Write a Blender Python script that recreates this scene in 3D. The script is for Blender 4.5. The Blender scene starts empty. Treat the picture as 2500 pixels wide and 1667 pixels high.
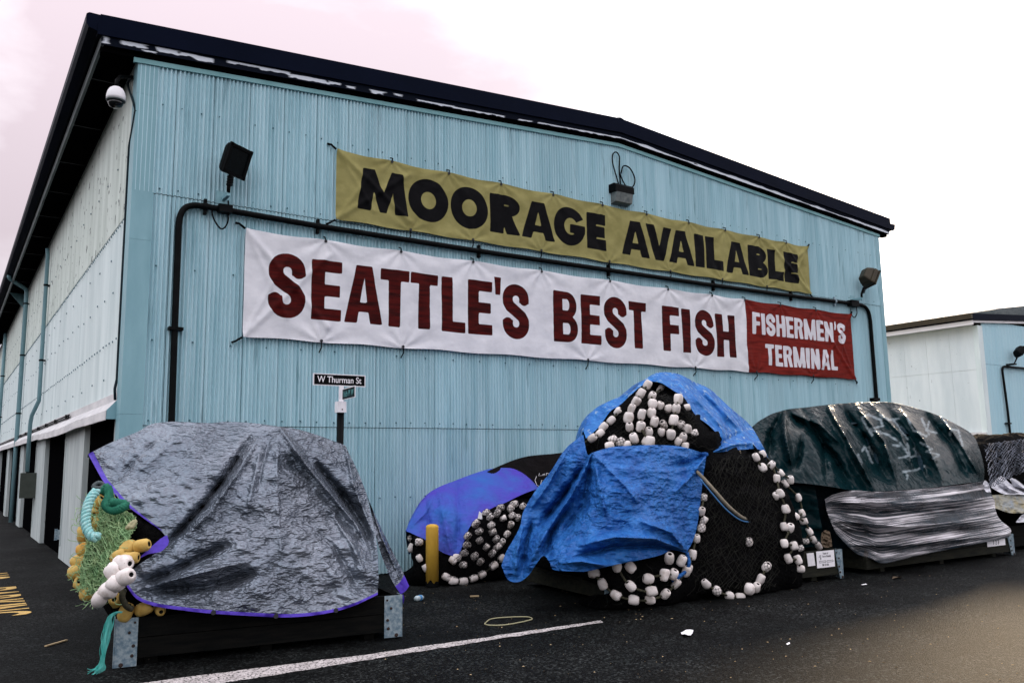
import bpy, bmesh, math, random
import numpy as np
from mathutils import Vector, Matrix
from mathutils.bvhtree import BVHTree

# ------------------------------------------------------------------ camera, world, sun
S = bpy.context.scene
COL = S.collection
F_PX, YAW, PITCH, ROLL = 2029.97, 0.59713, 0.14108, -0.01463
CAM = np.array([-2.2254, -13.9777, 2.0001])
_f = np.array([math.sin(YAW) * math.cos(PITCH), math.cos(YAW) * math.cos(PITCH), math.sin(PITCH)])
_r0 = np.array([math.cos(YAW), -math.sin(YAW), 0.0])
_u0 = np.cross(_r0, _f)
_r = _r0 * math.cos(ROLL) + _u0 * math.sin(ROLL)
_u = -_r0 * math.sin(ROLL) + _u0 * math.cos(ROLL)
cam_data = bpy.data.cameras.new('camera')
cam = bpy.data.objects.new('camera', cam_data)
COL.objects.link(cam)
cam_data.sensor_width = 36.0
cam_data.lens = F_PX / 2500 * 36.0
cam_data.clip_start = 0.05
cam_data.clip_end = 3000
M4 = Matrix.Identity(4)
for i in range(3):
    M4[i][0], M4[i][1], M4[i][2], M4[i][3] = _r[i], _u[i], -_f[i], CAM[i]
cam.matrix_world = M4
S.camera = cam

SUN_AZ, SUN_EL = math.radians(60), math.radians(17)     # azimuth from +Y towards +X
SUN_DIR = Vector((math.sin(SUN_AZ) * math.cos(SUN_EL), math.cos(SUN_AZ) * math.cos(SUN_EL), math.sin(SUN_EL)))
S.view_settings.view_transform = 'Standard'
S.view_settings.look = 'None'
S.view_settings.gamma = 1
S.view_settings.exposure = 1.0
S.view_settings.use_curve_mapping = False

world = bpy.data.worlds.new('World')
S.world = world
world.use_nodes = True
wn, wl = world.node_tree.nodes, world.node_tree.links
wn.clear()


def wnode(t, **k):
    n = wn.new(t)
    for a, b in k.items():
        setattr(n, a, b)
    return n


w_out = wnode('ShaderNodeOutputWorld')
w_bg = wnode('ShaderNodeBackground')
w_bg.inputs['Strength'].default_value = 0.1
w_sky = wnode('ShaderNodeTexSky', sky_type='NISHITA', sun_disc=False)
w_sky.sun_elevation = SUN_EL
w_sky.sun_rotation = SUN_AZ
w_tc = wnode('ShaderNodeTexCoord')
w_map = wnode('ShaderNodeMapping')
w_map.inputs['Scale'].default_value = (1.0, 1.0, 2.0)
w_map.inputs['Location'].default_value = (27.8, 26.6, 30.4)
w_n = wnode('ShaderNodeTexNoise')
w_n.inputs['Scale'].default_value = 2.6
w_n.inputs['Detail'].default_value = 9
w_n.inputs['Roughness'].default_value = 0.52
w_n.inputs['Distortion'].default_value = 0.15
w_ramp = wnode('ShaderNodeValToRGB')
w_ramp.color_ramp.elements[0].position = 0.42
w_ramp.color_ramp.elements[0].color = (0.345, 0.288, 0.312, 1)
w_ramp.color_ramp.elements[1].position = 0.61
w_ramp.color_ramp.elements[1].color = (0.94, 1.01, 1.08, 1)
e = w_ramp.color_ramp.elements.new(0.51)
e.color = (0.42, 0.37, 0.395, 1)
w_dot = wnode('ShaderNodeVectorMath', operation='DOT_PRODUCT')
w_dot.inputs[1].default_value = SUN_DIR
w_clamp = wnode('ShaderNodeMath', operation='MAXIMUM')
w_clamp.inputs[1].default_value = 0.0
w_pow = wnode('ShaderNodeMath', operation='POWER')
w_pow.inputs[1].default_value = 45.0
w_glow = wnode('ShaderNodeMix', data_type='RGBA', blend_type='ADD')
w_glow.inputs['B'].default_value = (1.6, 1.45, 1.28, 1)
w_sc = wnode('ShaderNodeVectorMath', operation='SCALE')
w_sc.inputs['Scale'].default_value = 12.5
# overcast gradient: brighter towards the zenith
w_sep = wnode('ShaderNodeSeparateXYZ')
w_zc = wnode('ShaderNodeMath', operation='MAXIMUM')
w_zc.inputs[1].default_value = 0.0
w_zg = wnode('ShaderNodeMath', operation='MULTIPLY_ADD')
w_zg.inputs[1].default_value = 1.35 * 12.5
w_zg.inputs[2].default_value = 0.55 * 12.5
wl.new(w_tc.outputs['Generated'], w_sep.inputs[0])
wl.new(w_sep.outputs['Z'], w_zc.inputs[0])
wl.new(w_zc.outputs[0], w_zg.inputs[0])
wl.new(w_zg.outputs[0], w_sc.inputs['Scale'])
w_mix = wnode('ShaderNodeMix', data_type='RGBA')
w_mix.inputs['Factor'].default_value = 0.93
wl.new(w_tc.outputs['Generated'], w_map.inputs['Vector'])
wl.new(w_map.outputs['Vector'], w_n.inputs['Vector'])
wl.new(w_n.outputs['Fac'], w_ramp.inputs['Fac'])
wl.new(w_tc.outputs['Generated'], w_dot.inputs[0])
wl.new(w_dot.outputs['Value'], w_clamp.inputs[0])
wl.new(w_clamp.outputs[0], w_pow.inputs[0])
wl.new(w_pow.outputs[0], w_glow.inputs['Factor'])
wl.new(w_ramp.outputs['Color'], w_glow.inputs['A'])
wl.new(w_glow.outputs['Result'], w_sc.inputs[0])
wl.new(w_sky.outputs['Color'], w_mix.inputs['A'])
wl.new(w_sc.outputs['Vector'], w_mix.inputs['B'])
wl.new(w_mix.outputs['Result'], w_bg.inputs['Color'])
wl.new(w_bg.outputs['Background'], w_out.inputs['Surface'])

sun_data = bpy.data.lights.new('sun', 'SUN')
sun = bpy.data.objects.new('sun', sun_data)
COL.objects.link(sun)
sun_data.energy = 3.6
sun_data.angle = math.radians(12.0)
sun_data.color = (1.0, 0.76, 0.50)
sun.rotation_euler = SUN_DIR.to_track_quat('Z', 'Y').to_euler()
sun.location = (30, 10, 30)

rnd = random.Random(7)
RNG = np.random.default_rng(11)


# ------------------------------------------------------------------ pixel (2500x1667 photo) to world
def ray(px, py):
    px, py = np.asarray(px, float), np.asarray(py, float)
    return _f + _r * ((px - 1250) / F_PX)[..., None] - _u * ((py - 833.5) / F_PX)[..., None]


def at(px, py, Y):
    d = ray(px, py)
    t = (np.asarray(Y, float) - CAM[1]) / d[..., 1]
    return CAM + d * t[..., None]


def atx(px, py, X):
    d = ray(px, py)
    t = (X - CAM[0]) / d[..., 0]
    return CAM + d * t[..., None]


def ground_at(px, py, z=0.0):
    d = ray(px, py)
    t = (z - CAM[2]) / d[..., 2]
    return CAM + d * t[..., None]


# ------------------------------------------------------------------ noise
_LAT = RNG.random((256, 256))


def vnoise(x, y):
    x, y = np.asarray(x, float), np.asarray(y, float)
    xi, yi = np.floor(x).astype(int), np.floor(y).astype(int)
    fx, fy = x - xi, y - yi
    fx, fy = fx * fx * (3 - 2 * fx), fy * fy * (3 - 2 * fy)
    a = _LAT[xi % 256, yi % 256]
    b = _LAT[(xi + 1) % 256, yi % 256]
    c = _LAT[xi % 256, (yi + 1) % 256]
    d = _LAT[(xi + 1) % 256, (yi + 1) % 256]
    return (a * (1 - fx) + b * fx) * (1 - fy) + (c * (1 - fx) + d * fx) * fy - 0.5


def fbm(x, y, o=4, ridged=False):
    s, a = 0, 1.0
    for k in range(o):
        n = vnoise(x * 2 ** k + 17 * k, y * 2 ** k + 31 * k)
        s = s + a * ((0.25 - np.abs(n)) if ridged else n)
        a *= 0.5
    return s


# ------------------------------------------------------------------ mesh building
class MB:
    def __init__(self):
        self.v, self.f, self.n = [], [], 0

    def add(self, v, f):
        self.v.append(np.asarray(v, float).reshape(-1, 3))
        n = self.n
        self.f += [tuple(i + n for i in q) for q in f]
        self.n += len(self.v[-1])
        return self

    def box(self, a, b, m=None):
        x0, y0, z0 = a
        x1, y1, z1 = b
        v = np.array([(x0, y0, z0), (x1, y0, z0), (x1, y1, z0), (x0, y1, z0), (x0, y0, z1), (x1, y0, z1), (x1, y1, z1), (x0, y1, z1)], float)
        if m is not None:
            v = np.array([m @ Vector(p) for p in v])
        return self.add(v, [(0, 3, 2, 1), (4, 5, 6, 7), (0, 1, 5, 4), (1, 2, 6, 5), (2, 3, 7, 6), (3, 0, 4, 7)])

    def obox(self, p0, p1, up, w, h):
        """bar from p0 to p1, w across, h along up"""
        p0, p1, up = np.array(p0, float), np.array(p1, float), np.array(up, float)
        d = (p1 - p0) / np.linalg.norm(p1 - p0)
        s = np.cross(d, up)
        s /= np.linalg.norm(s)
        up = np.cross(s, d)
        v = [p + s * a * w / 2 + up * b * h / 2 for p in (p0, p1) for a, b in ((-1, -1), (1, -1), (1, 1), (-1, 1))]
        return self.add(v, [(0, 1, 2, 3), (7, 6, 5, 4), (0, 4, 5, 1), (1, 5, 6, 2), (2, 6, 7, 3), (3, 7, 4, 0)])

    def tube(self, pts, r, n=8, cap=True):
        P = np.asarray(pts, float)
        m = len(P)
        R = np.broadcast_to(np.asarray(r, float), (m,))
        T = np.gradient(P, axis=0)
        T /= np.linalg.norm(T, axis=1)[:, None] + 1e-12
        ref = np.array([0.0, 0, 1]) if abs(T[0][2]) < 0.9 else np.array([1.0, 0, 0])
        nrm = np.cross(T[0], ref)
        nrm /= np.linalg.norm(nrm)
        vs = []
        for i in range(m):
            nrm = nrm - T[i] * (nrm @ T[i])
            nrm /= np.linalg.norm(nrm) + 1e-12
            b = np.cross(T[i], nrm)
            for k in range(n):
                a = 2 * math.pi * k / n
                vs.append(P[i] + R[i] * (math.cos(a) * nrm + math.sin(a) * b))
        fs = [(i * n + k, i * n + (k + 1) % n, (i + 1) * n + (k + 1) % n, (i + 1) * n + k) for i in range(m - 1) for k in range(n)]
        if cap:
            fs += [tuple(range(n))[::-1], tuple((m - 1) * n + k for k in range(n))]
        return self.add(vs, fs)

    def lathe(self, prof, n=16, m=None):
        """prof: (r, z) along +Z"""
        vs = [(r * math.cos(2 * math.pi * k / n), r * math.sin(2 * math.pi * k / n), z) for r, z in prof for k in range(n)]
        if m is not None:
            vs = [m @ Vector(p) for p in vs]
        fs = [(i * n + k, i * n + (k + 1) % n, (i + 1) * n + (k + 1) % n, (i + 1) * n + k) for i in range(len(prof) - 1) for k in range(n)]
        fs += [tuple(range(n))[::-1], tuple((len(prof) - 1) * n + k for k in range(n))]
        return self.add(vs, fs)

    def prism(self, poly, axis, a, b):
        """poly of 2D points in the other two axes (in xyz order), extruded from a to b along axis"""
        def put(p, t):
            q = list(p)
            q.insert(axis, t)
            return q
        n = len(poly)
        v = [put(p, a) for p in poly] + [put(p, b) for p in poly]
        f = [tuple(range(n))[::-1], tuple(range(n, 2 * n))] + [(i, (i + 1) % n, n + (i + 1) % n, n + i) for i in range(n)]
        return self.add(v, f)

    def grid(self, G, close=False):
        nu, nv = G.shape[:2]
        f = [(i * nv + j, (i + 1) * nv + j, (i + 1) * nv + j + 1, i * nv + j + 1) for i in range(nu - 1) for j in range(nv - 1)]
        return self.add(G.reshape(-1, 3), f)

    def mesh(self, name, mat=None, smooth=False):
        me = bpy.data.meshes.new(name)
        V = np.concatenate(self.v) if self.v else np.zeros((0, 3))
        me.from_pydata(V.tolist(), [], self.f)
        bm = bmesh.new()
        bm.from_mesh(me)
        bmesh.ops.recalc_face_normals(bm, faces=bm.faces)
        bm.to_mesh(me)
        bm.free()
        if smooth:
            me.polygons.foreach_set('use_smooth', [True] * len(me.polygons))
        if mat:
            me.materials.append(mat)
        return me

    def build(self, name, mat, parent=None, smooth=False):
        o = bpy.data.objects.new(name, self.mesh(name, mat, smooth))
        COL.objects.link(o)
        if parent is not None:
            put_under(o, parent)
        return o


def put_under(o, parent):
    o.parent = parent
    # thing empties may be placed away from the origin: meshes are written in world space
    o.matrix_parent_inverse = Matrix.Translation(-world_loc(parent))


def world_loc(o):
    l = Vector(o.location)
    p = o
    while p.parent is not None:
        l = l + Vector(p.matrix_parent_inverse.translation)
        p = p.parent
        l = l + Vector(p.location)
    return l


def tag(o, label=None, cat=None, group=None, kind=None):
    for k, v in (('label', label), ('category', cat), ('group', group), ('kind', kind)):
        if v:
            o[k] = v
    return o


def thing(name, label, cat, loc=(0, 0, 0), group=None):
    o = bpy.data.objects.new(name, None)
    o.empty_display_size = 0.1
    COL.objects.link(o)
    o.location = loc
    return tag(o, label, cat, group)


def inst(name, me, parent=None, matrix=None):
    """an object sharing mesh data, placed by a world matrix"""
    o = bpy.data.objects.new(name, me)
    COL.objects.link(o)
    if parent is not None:
        put_under(o, parent)
    if matrix is not None:
        o.matrix_basis = matrix
    return o


# ------------------------------------------------------------------ materials
MATS = {}


def mat(name, col, col2=None, scale=(3, 3, 3), rough=0.6, spec=0.2, metal=0.0, bump=0.0, bscale=40, bvec=(1, 1, 1), detail=6,
        lo=0.35, hi=0.65, dist=0.01, speck=None, rand=0.0, coat=0.0, spk_scale=60, spk_t=0.68, rough2=None, streak=None):
    m = bpy.data.materials.new(name)
    m.use_nodes = True
    nt = m.node_tree
    N, L = nt.nodes, nt.links
    b = N['Principled BSDF']
    b.inputs['Base Color'].default_value = (*col, 1)
    b.inputs['Roughness'].default_value = rough
    b.inputs['Specular IOR Level'].default_value = spec
    b.inputs['Metallic'].default_value = metal
    b.inputs['Coat Weight'].default_value = coat
    geo = N.new('ShaderNodeNewGeometry')
    out = None

    def noise(sc, vec, det, rgh=0.6):
        mp = N.new('ShaderNodeMapping')
        mp.inputs['Scale'].default_value = vec
        L.new(geo.outputs['Position'], mp.inputs['Vector'])
        t = N.new('ShaderNodeTexNoise')
        t.inputs['Scale'].default_value = sc
        t.inputs['Detail'].default_value = det
        t.inputs['Roughness'].default_value = rgh
        L.new(mp.outputs[0], t.inputs['Vector'])
        return t.outputs['Fac']
    if col2 is not None:
        f = noise(1.0, scale, detail)
        rg = N.new('ShaderNodeMapRange')
        rg.inputs['From Min'].default_value = lo
        rg.inputs['From Max'].default_value = hi
        L.new(f, rg.inputs['Value'])
        mx = N.new('ShaderNodeMix')
        mx.data_type = 'RGBA'
        mx.inputs['A'].default_value = (*col, 1)
        mx.inputs['B'].default_value = (*col2, 1)
        L.new(rg.outputs[0], mx.inputs['Factor'])
        out = mx.outputs['Result']
        if rough2 is not None:
            r2 = N.new('ShaderNodeMapRange')
            r2.inputs['To Min'].default_value = rough
            r2.inputs['To Max'].default_value = rough2
            L.new(rg.outputs[0], r2.inputs['Value'])
            L.new(r2.outputs[0], b.inputs['Roughness'])
    if speck is not None:
        f = noise(spk_scale, (1, 1, 0.6), 3)
        rg = N.new('ShaderNodeMapRange')
        rg.inputs['From Min'].default_value = spk_t
        rg.inputs['From Max'].default_value = spk_t + 0.05
        L.new(f, rg.inputs['Value'])
        mx = N.new('ShaderNodeMix')
        mx.data_type = 'RGBA'
        mx.inputs['A'].default_value = (*col, 1)
        mx.inputs['B'].default_value = (*speck, 1)
        if out is not None:
            L.new(out, mx.inputs['A'])
        L.new(rg.outputs[0], mx.inputs['Factor'])
        out = mx.outputs['Result']
    if streak is not None:
        f = noise(streak[2], streak[1], 4)
        rg = N.new('ShaderNodeMapRange')
        rg.inputs['From Min'].default_value = streak[3]
        rg.inputs['From Max'].default_value = streak[3] + .10
        rg.inputs['To Max'].default_value = streak[4]
        L.new(f, rg.inputs['Value'])
        mx = N.new('ShaderNodeMix')
        mx.data_type = 'RGBA'
        mx.inputs['A'].default_value = (*col, 1)
        mx.inputs['B'].default_value = (*streak[0], 1)
        if out is not None:
            L.new(out, mx.inputs['A'])
        L.new(rg.outputs[0], mx.inputs['Factor'])
        out = mx.outputs['Result']
    if rand:
        oi = N.new('ShaderNodeObjectInfo')
        rg = N.new('ShaderNodeMapRange')
        rg.inputs['To Min'].default_value = 1 - rand
        rg.inputs['To Max'].default_value = 1 + rand
        L.new(oi.outputs['Random'], rg.inputs['Value'])
        sc = N.new('ShaderNodeVectorMath')
        sc.operation = 'SCALE'
        sc.inputs[0].default_value = col
        if out is not None:
            L.new(out, sc.inputs[0])
        L.new(rg.outputs[0], sc.inputs['Scale'])
        out = sc.outputs[0]
    if out is not None:
        L.new(out, b.inputs['Base Color'])
    if bump:
        f = noise(bscale, bvec, 5)
        bp = N.new('ShaderNodeBump')
        bp.inputs['Strength'].default_value = bump
        bp.inputs['Distance'].default_value = dist
        L.new(f, bp.inputs['Height'])
        L.new(bp.outputs[0], b.inputs['Normal'])
    MATS[name] = m
    return m


def attr_mix(m, attr, col, soft=0.003, edge=0.0, vary=None):
    """print col where the mesh attribute is below edge (flat ink on cloth)"""
    nt = m.node_tree
    N, L = nt.nodes, nt.links
    b = N['Principled BSDF']
    at_ = N.new('ShaderNodeAttribute')
    at_.attribute_name = attr
    mr = N.new('ShaderNodeMapRange')
    mr.inputs['From Min'].default_value = edge + soft
    mr.inputs['From Max'].default_value = edge - soft
    L.new(at_.outputs['Fac'], mr.inputs['Value'])
    mx = N.new('ShaderNodeMix')
    mx.data_type = 'RGBA'
    mx.inputs['B'].default_value = (*col, 1)
    src = b.inputs['Base Color'].links
    if src:
        L.new(src[0].from_socket, mx.inputs['A'])
    else:
        mx.inputs['A'].default_value = b.inputs['Base Color'].default_value
    L.new(mr.outputs[0], mx.inputs['Factor'])
    if vary is not None:
        geo = N.new('ShaderNodeNewGeometry')
        mp = N.new('ShaderNodeMapping')
        mp.inputs['Rotation'].default_value = (0, math.radians(-14), 0)
        mp.inputs['Scale'].default_value = (1.2, 1, 9)
        t = N.new('ShaderNodeTexNoise')
        t.inputs['Scale'].default_value = 1.6
        t.inputs['Detail'].default_value = 6
        L.new(geo.outputs['Position'], mp.inputs['Vector'])
        L.new(mp.outputs[0], t.inputs['Vector'])
        r = N.new('ShaderNodeMapRange')
        r.inputs['From Min'].default_value = 0.38
        r.inputs['From Max'].default_value = 0.66
        L.new(t.outputs['Fac'], r.inputs['Value'])
        mv = N.new('ShaderNodeMix')
        mv.data_type = 'RGBA'
        mv.inputs['A'].default_value = (*col, 1)
        mv.inputs['B'].default_value = (*vary, 1)
        L.new(r.outputs[0], mv.inputs['Factor'])
        L.new(mv.outputs['Result'], mx.inputs['B'])
    L.new(mx.outputs['Result'], b.inputs['Base Color'])


def set_attr(o, name, arr):
    a = o.data.attributes.new(name, 'FLOAT', 'POINT')
    a.data.foreach_set('value', np.asarray(arr, np.float32).ravel())


TEAL = (0.315, 0.515, 0.575)
m_siding = mat('teal siding paint', TEAL, (0.47, 0.66, 0.715), (7, 7, 0.30), rough=0.5, spec=0.35, bump=0.15, bscale=60, dist=0.002, rand=0.045,
               speck=(0.17, 0.37, 0.44), spk_scale=42, spk_t=0.70, streak=((0.12, 0.24, 0.28), (1, 1, .09), 7.0, 0.60, .6))
m_flash = mat('teal flashing paint', (0.185, 0.35, 0.40), (0.25, 0.44, 0.49), (2, 2, 0.6), rough=0.5, bump=0.15, bscale=30, dist=0.003)
m_trim = mat('faded teal trim', (0.16, 0.34, 0.36), (0.22, 0.42, 0.44), (2, 2, 2), rough=0.6)
m_pale = mat('off white side siding', (0.74, 0.82, 0.815), (0.58, 0.67, 0.67), (2.2, 2.2, 0.28), rough=0.55, bump=0.12, bscale=40, dist=0.002, rand=0.03,
             speck=(0.13, 0.17, 0.18), spk_scale=5.5, spk_t=0.735)
m_pale_hi = mat('off white weathered siding', (0.72, 0.78, 0.73), (0.50, 0.56, 0.51), (2.6, 2.6, 0.28), rough=0.6, bump=0.12, bscale=40, dist=0.002, rand=0.03,
                speck=(0.05, 0.06, 0.06), spk_scale=5.5, spk_t=0.625)
m_white = mat('white flashing metal', (0.70, 0.68, 0.68), (0.52, 0.51, 0.52), (1.5, 1.5, 6), rough=0.45, bump=0.2, bscale=12, dist=0.006)
m_roof = mat('navy roof metal', (0.0008, 0.0028, 0.0105), (0.0016, 0.004, 0.014), (1, 1, 1), rough=0.5, spec=0.03)
m_black = mat('black painted metal', (0.0025, 0.0028, 0.003), (0.005, 0.0055, 0.006), (6, 6, 6), rough=0.5, spec=0.05)
m_dark = mat('void shade black', (0.002, 0.002, 0.0025), rough=0.9, spec=0.0)  # near-black colour stands in for shade in gaps, recesses and soffits
m_pipe = mat('teal grey pipe', (0.13, 0.24, 0.27), (0.17, 0.29, 0.32), (4, 4, 1), rough=0.45)
m_door = mat('slate door paint', (0.010, 0.020, 0.027), (0.020, 0.034, 0.042), (6, 6, 1.2), rough=0.6, spec=.08)
m_galv = mat('galvanised steel', (0.16, 0.24, 0.30), (0.36, 0.44, 0.48), (22, 22, 22), rough=0.42, metal=0.55, bump=0.2, bscale=90, dist=0.002, lo=0.40, hi=0.60)
m_bolt = mat('rusty bolt', (0.022, 0.017, 0.016), (0.05, 0.03, 0.024), (60, 60, 60), rough=0.7)
m_wood = mat('tarred old timber', (0.003, 0.0035, 0.0035), (0.007, 0.0068, 0.006), (2, 14, 24), rough=0.85, spec=0.05, bump=0.4, bscale=10, bvec=(1, 6, 10), dist=0.006,
             speck=(0.045, 0.036, 0.03), spk_scale=16, spk_t=0.73)
m_wood2 = mat('weathered skid timber', (0.007, 0.008, 0.006), (0.020, 0.020, 0.013), (3, 12, 20), rough=0.8, spec=0.15, bump=0.4, bscale=10, bvec=(1, 6, 10), dist=0.005)
m_cam = mat('white camera shell', (0.80, 0.78, 0.80), rough=0.35)
m_glass = mat('smoked dome glass', (0.006, 0.007, 0.008), rough=0.06, spec=0.6)
m_lens = mat('dusty lamp glass', (0.20, 0.22, 0.21), (0.10, 0.12, 0.12), (12, 12, 12), rough=0.3)
m_lens_dk = mat('dark lamp glass', (0.003, 0.005, 0.006), rough=0.25, spec=.15)
m_bronze = mat('bronze lamp housing', (0.030, 0.024, 0.014), (0.045, 0.036, 0.02), (6, 6, 6), rough=0.45)
m_yellow = mat('chalky yellow paint', (0.66, 0.40, 0.055), (0.56, 0.33, 0.045), (9, 9, 3), rough=0.6, bump=0.15, bscale=70, dist=0.002)
m_net = mat('black twine', (0.004, 0.004, 0.005), rough=0.85, spec=0.05)
m_heap = mat('black net bundle', (0.003, 0.003, 0.0035), (0.006, 0.006, 0.006), (30, 30, 30), rough=0.9, spec=0.02, bump=1.0, bscale=22, dist=0.05)
m_float = mat('white foam float', (0.68, 0.625, 0.60), (0.36, 0.29, 0.23), (8, 8, 8), rough=0.6, spec=0.2, lo=0.50, hi=0.80, rand=0.16, speck=(0.20, 0.16, 0.12), spk_scale=34, spk_t=0.69, bump=0.1, bscale=60, dist=0.002)
m_floaty = mat('yellow foam float', (0.55, 0.37, 0.105), (0.42, 0.24, 0.05), (11, 11, 11), rough=0.55, rand=0.08, lo=0.45, hi=0.75, bump=0.1, bscale=60, dist=0.002)
m_floato = mat('orange foam float', (0.56, 0.26, 0.04), (0.52, 0.34, 0.08), (11, 11, 11), rough=0.55)
m_bore_shade = mat('float bore shade', (0.004, 0.004, 0.004), rough=0.9)  # shade of the bore put into the colour of a shallow dimple
m_rope = mat('weedy dark rope', (0.022, 0.022, 0.016), (0.06, 0.056, 0.034), (30, 30, 30), rough=0.9, bump=0.5, bscale=120, dist=0.004)
m_beige = mat('beige hose', (0.28, 0.24, 0.18), (0.16, 0.14, 0.10), (14, 14, 14), rough=0.6)
m_bluecord = mat('blue cord', (0.05, 0.16, 0.34), rough=0.6)
m_tealrope = mat('pale turquoise rope', (0.38, 0.60, 0.58), (0.16, 0.44, 0.44), (30, 30, 30), rough=0.85, bump=.8, bscale=120, dist=.006)
m_fray = mat('turquoise frayed twine', (0.05, 0.40, 0.35), (0.16, 0.55, 0.50), (30, 30, 8), rough=0.7)
m_dkgreen = mat('dark green twine', (0.012, 0.10, 0.065), (0.02, 0.15, 0.09), (30, 30, 30), rough=0.8)
m_green = mat('pale green netting', (0.30, 0.40, 0.20), (0.18, 0.34, 0.16), (9, 9, 9), rough=0.7)
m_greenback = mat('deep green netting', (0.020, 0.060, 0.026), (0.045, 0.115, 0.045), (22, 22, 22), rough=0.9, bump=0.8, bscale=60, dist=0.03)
m_signblack = mat('black sign face', (0.002, 0.0025, 0.003), rough=0.4, spec=.05)
m_signwhite = mat('white sign paint', (0.82, 0.80, 0.83), rough=0.5)
m_signgreen = mat('sea green lettering', (0.13, 0.36, 0.36), rough=0.5)
m_paper = mat('white paper', (0.80, 0.78, 0.80), (0.7, 0.68, 0.7), (20, 20, 20), rough=0.7)
m_ink = mat('printed ink', (0.03, 0.03, 0.035), rough=0.6)
m_straw = mat('dry stick', (0.40, 0.30, 0.17), rough=0.8)
m_cream = mat('cream strap', (0.34, 0.32, 0.19), rough=0.7)
m_bottle = mat('clear crushed bottle', (0.45, 0.55, 0.58), rough=0.15, spec=0.6)
m_bluecap = mat('blue bottle label', (0.08, 0.25, 0.50), rough=0.4)
m_purple = mat('violet tarp hem', (0.075, 0.035, 0.40), (0.05, 0.025, 0.30), (14, 14, 14), rough=0.45, bump=0.4, bscale=40, dist=0.006)
m_brown = mat('brown kelp cloth', (0.06, 0.04, 0.025), (0.11, 0.08, 0.05), (20, 20, 20), rough=0.8)
m_greybox = mat('grey green cabinet', (0.045, 0.052, 0.044), (0.06, 0.068, 0.058), (5, 5, 5), rough=0.6)
m_pilaster = mat('pale pilaster paint', (0.52, 0.57, 0.56), (0.36, 0.41, 0.41), (4, 4, 0.7), rough=0.6, speck=(0.2, 0.22, 0.22), spk_scale=16, spk_t=0.72)
m_fascia_old = mat('peeling fascia board', (0.002, 0.004, 0.010), rough=0.7, spec=.05)
m_tag = mat('white paper flag', (0.85, 0.85, 0.88), rough=0.6)
m_cord = mat('black cord', (0.003, 0.003, 0.0035), rough=0.7, spec=.04)
m_fast = mat('siding fastener', (0.05, 0.12, 0.15), rough=0.6)
m_grom = mat('dark grommet', (0.02, 0.02, 0.025), rough=0.5)
m_line = mat('worn white road paint', (0.56, 0.51, 0.50), (0.32, 0.29, 0.28), (8, 8, 8), rough=0.8, speck=(0.02, 0.02, 0.02), spk_scale=38, spk_t=0.53)
m_pave_y = mat('worn yellow road paint', (0.62, 0.40, 0.12), (0.50, 0.33, 0.12), (8, 8, 8), rough=0.8, speck=(0.03, 0.03, 0.03), spk_scale=45, spk_t=0.62)


def asphalt():
    m = mat('asphalt', (0.0022, 0.0027, 0.0027), (0.0055, 0.0060, 0.0058), (0.35, 0.6, 1), rough=0.72, spec=0.06, bump=1.0, bscale=48, dist=0.022, detail=8)
    nt = m.node_tree
    N, L = nt.nodes, nt.links
    b = N['Principled BSDF']
    geo = N.new('ShaderNodeNewGeometry')
    v = N.new('ShaderNodeTexVoronoi')
    v.inputs['Scale'].default_value = 48
    L.new(geo.outputs['Position'], v.inputs['Vector'])
    mr = N.new('ShaderNodeMapRange')
    mr.inputs['From Min'].default_value = 0.0
    mr.inputs['From Max'].default_value = 1.0
    mr.inputs['To Min'].default_value = 0.25
    mr.inputs['To Max'].default_value = 8.0
    sp = N.new('ShaderNodeSeparateColor')
    L.new(v.outputs['Color'], sp.inputs[0])
    pw = N.new('ShaderNodeMath')
    pw.operation = 'POWER'
    pw.inputs[1].default_value = 5.0
    L.new(sp.outputs[0], pw.inputs[0])
    L.new(pw.outputs[0], mr.inputs['Value'])
    # broad patches, stains and hairline cracks
    st = N.new('ShaderNodeTexNoise')
    st.inputs['Scale'].default_value = .9
    st.inputs['Detail'].default_value = 7
    st.inputs['Roughness'].default_value = .62
    L.new(geo.outputs['Position'], st.inputs['Vector'])
    sr = N.new('ShaderNodeMapRange')
    sr.inputs['From Min'].default_value = .36
    sr.inputs['From Max'].default_value = .62
    sr.inputs['To Min'].default_value = .45
    sr.inputs['To Max'].default_value = 1.5
    L.new(st.outputs['Fac'], sr.inputs['Value'])
    wd = N.new('ShaderNodeTexNoise')
    wd.inputs['Scale'].default_value = 1.4
    wd.inputs['Detail'].default_value = 6
    L.new(geo.outputs['Position'], wd.inputs['Vector'])
    wv = N.new('ShaderNodeVectorMath')
    wv.operation = 'MULTIPLY_ADD'
    wv.inputs[1].default_value = (.9, .9, 0)
    L.new(wd.outputs['Color'], wv.inputs[0])
    L.new(geo.outputs['Position'], wv.inputs[2])
    ck = N.new('ShaderNodeTexVoronoi')
    ck.feature = 'DISTANCE_TO_EDGE'
    ck.inputs['Scale'].default_value = .33
    L.new(wv.outputs[0], ck.inputs['Vector'])
    cr = N.new('ShaderNodeMapRange')
    cr.inputs['From Min'].default_value = .001
    cr.inputs['From Max'].default_value = .006
    cr.inputs['To Min'].default_value = .25
    L.new(ck.outputs['Distance'], cr.inputs['Value'])
    m1 = N.new('ShaderNodeMath')
    m1.operation = 'MULTIPLY'
    L.new(sr.outputs[0], m1.inputs[0])
    L.new(cr.outputs[0], m1.inputs[1])
    m2 = N.new('ShaderNodeMath')
    m2.operation = 'MULTIPLY'
    L.new(m1.outputs[0], m2.inputs[0])
    L.new(mr.outputs[0], m2.inputs[1])
    sc = N.new('ShaderNodeVectorMath')
    sc.operation = 'SCALE'
    L.new(b.inputs['Base Color'].links[0].from_socket, sc.inputs[0])
    L.new(m2.outputs[0], sc.inputs['Scale'])
    L.new(sc.outputs[0], b.inputs['Base Color'])
    return m


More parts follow.
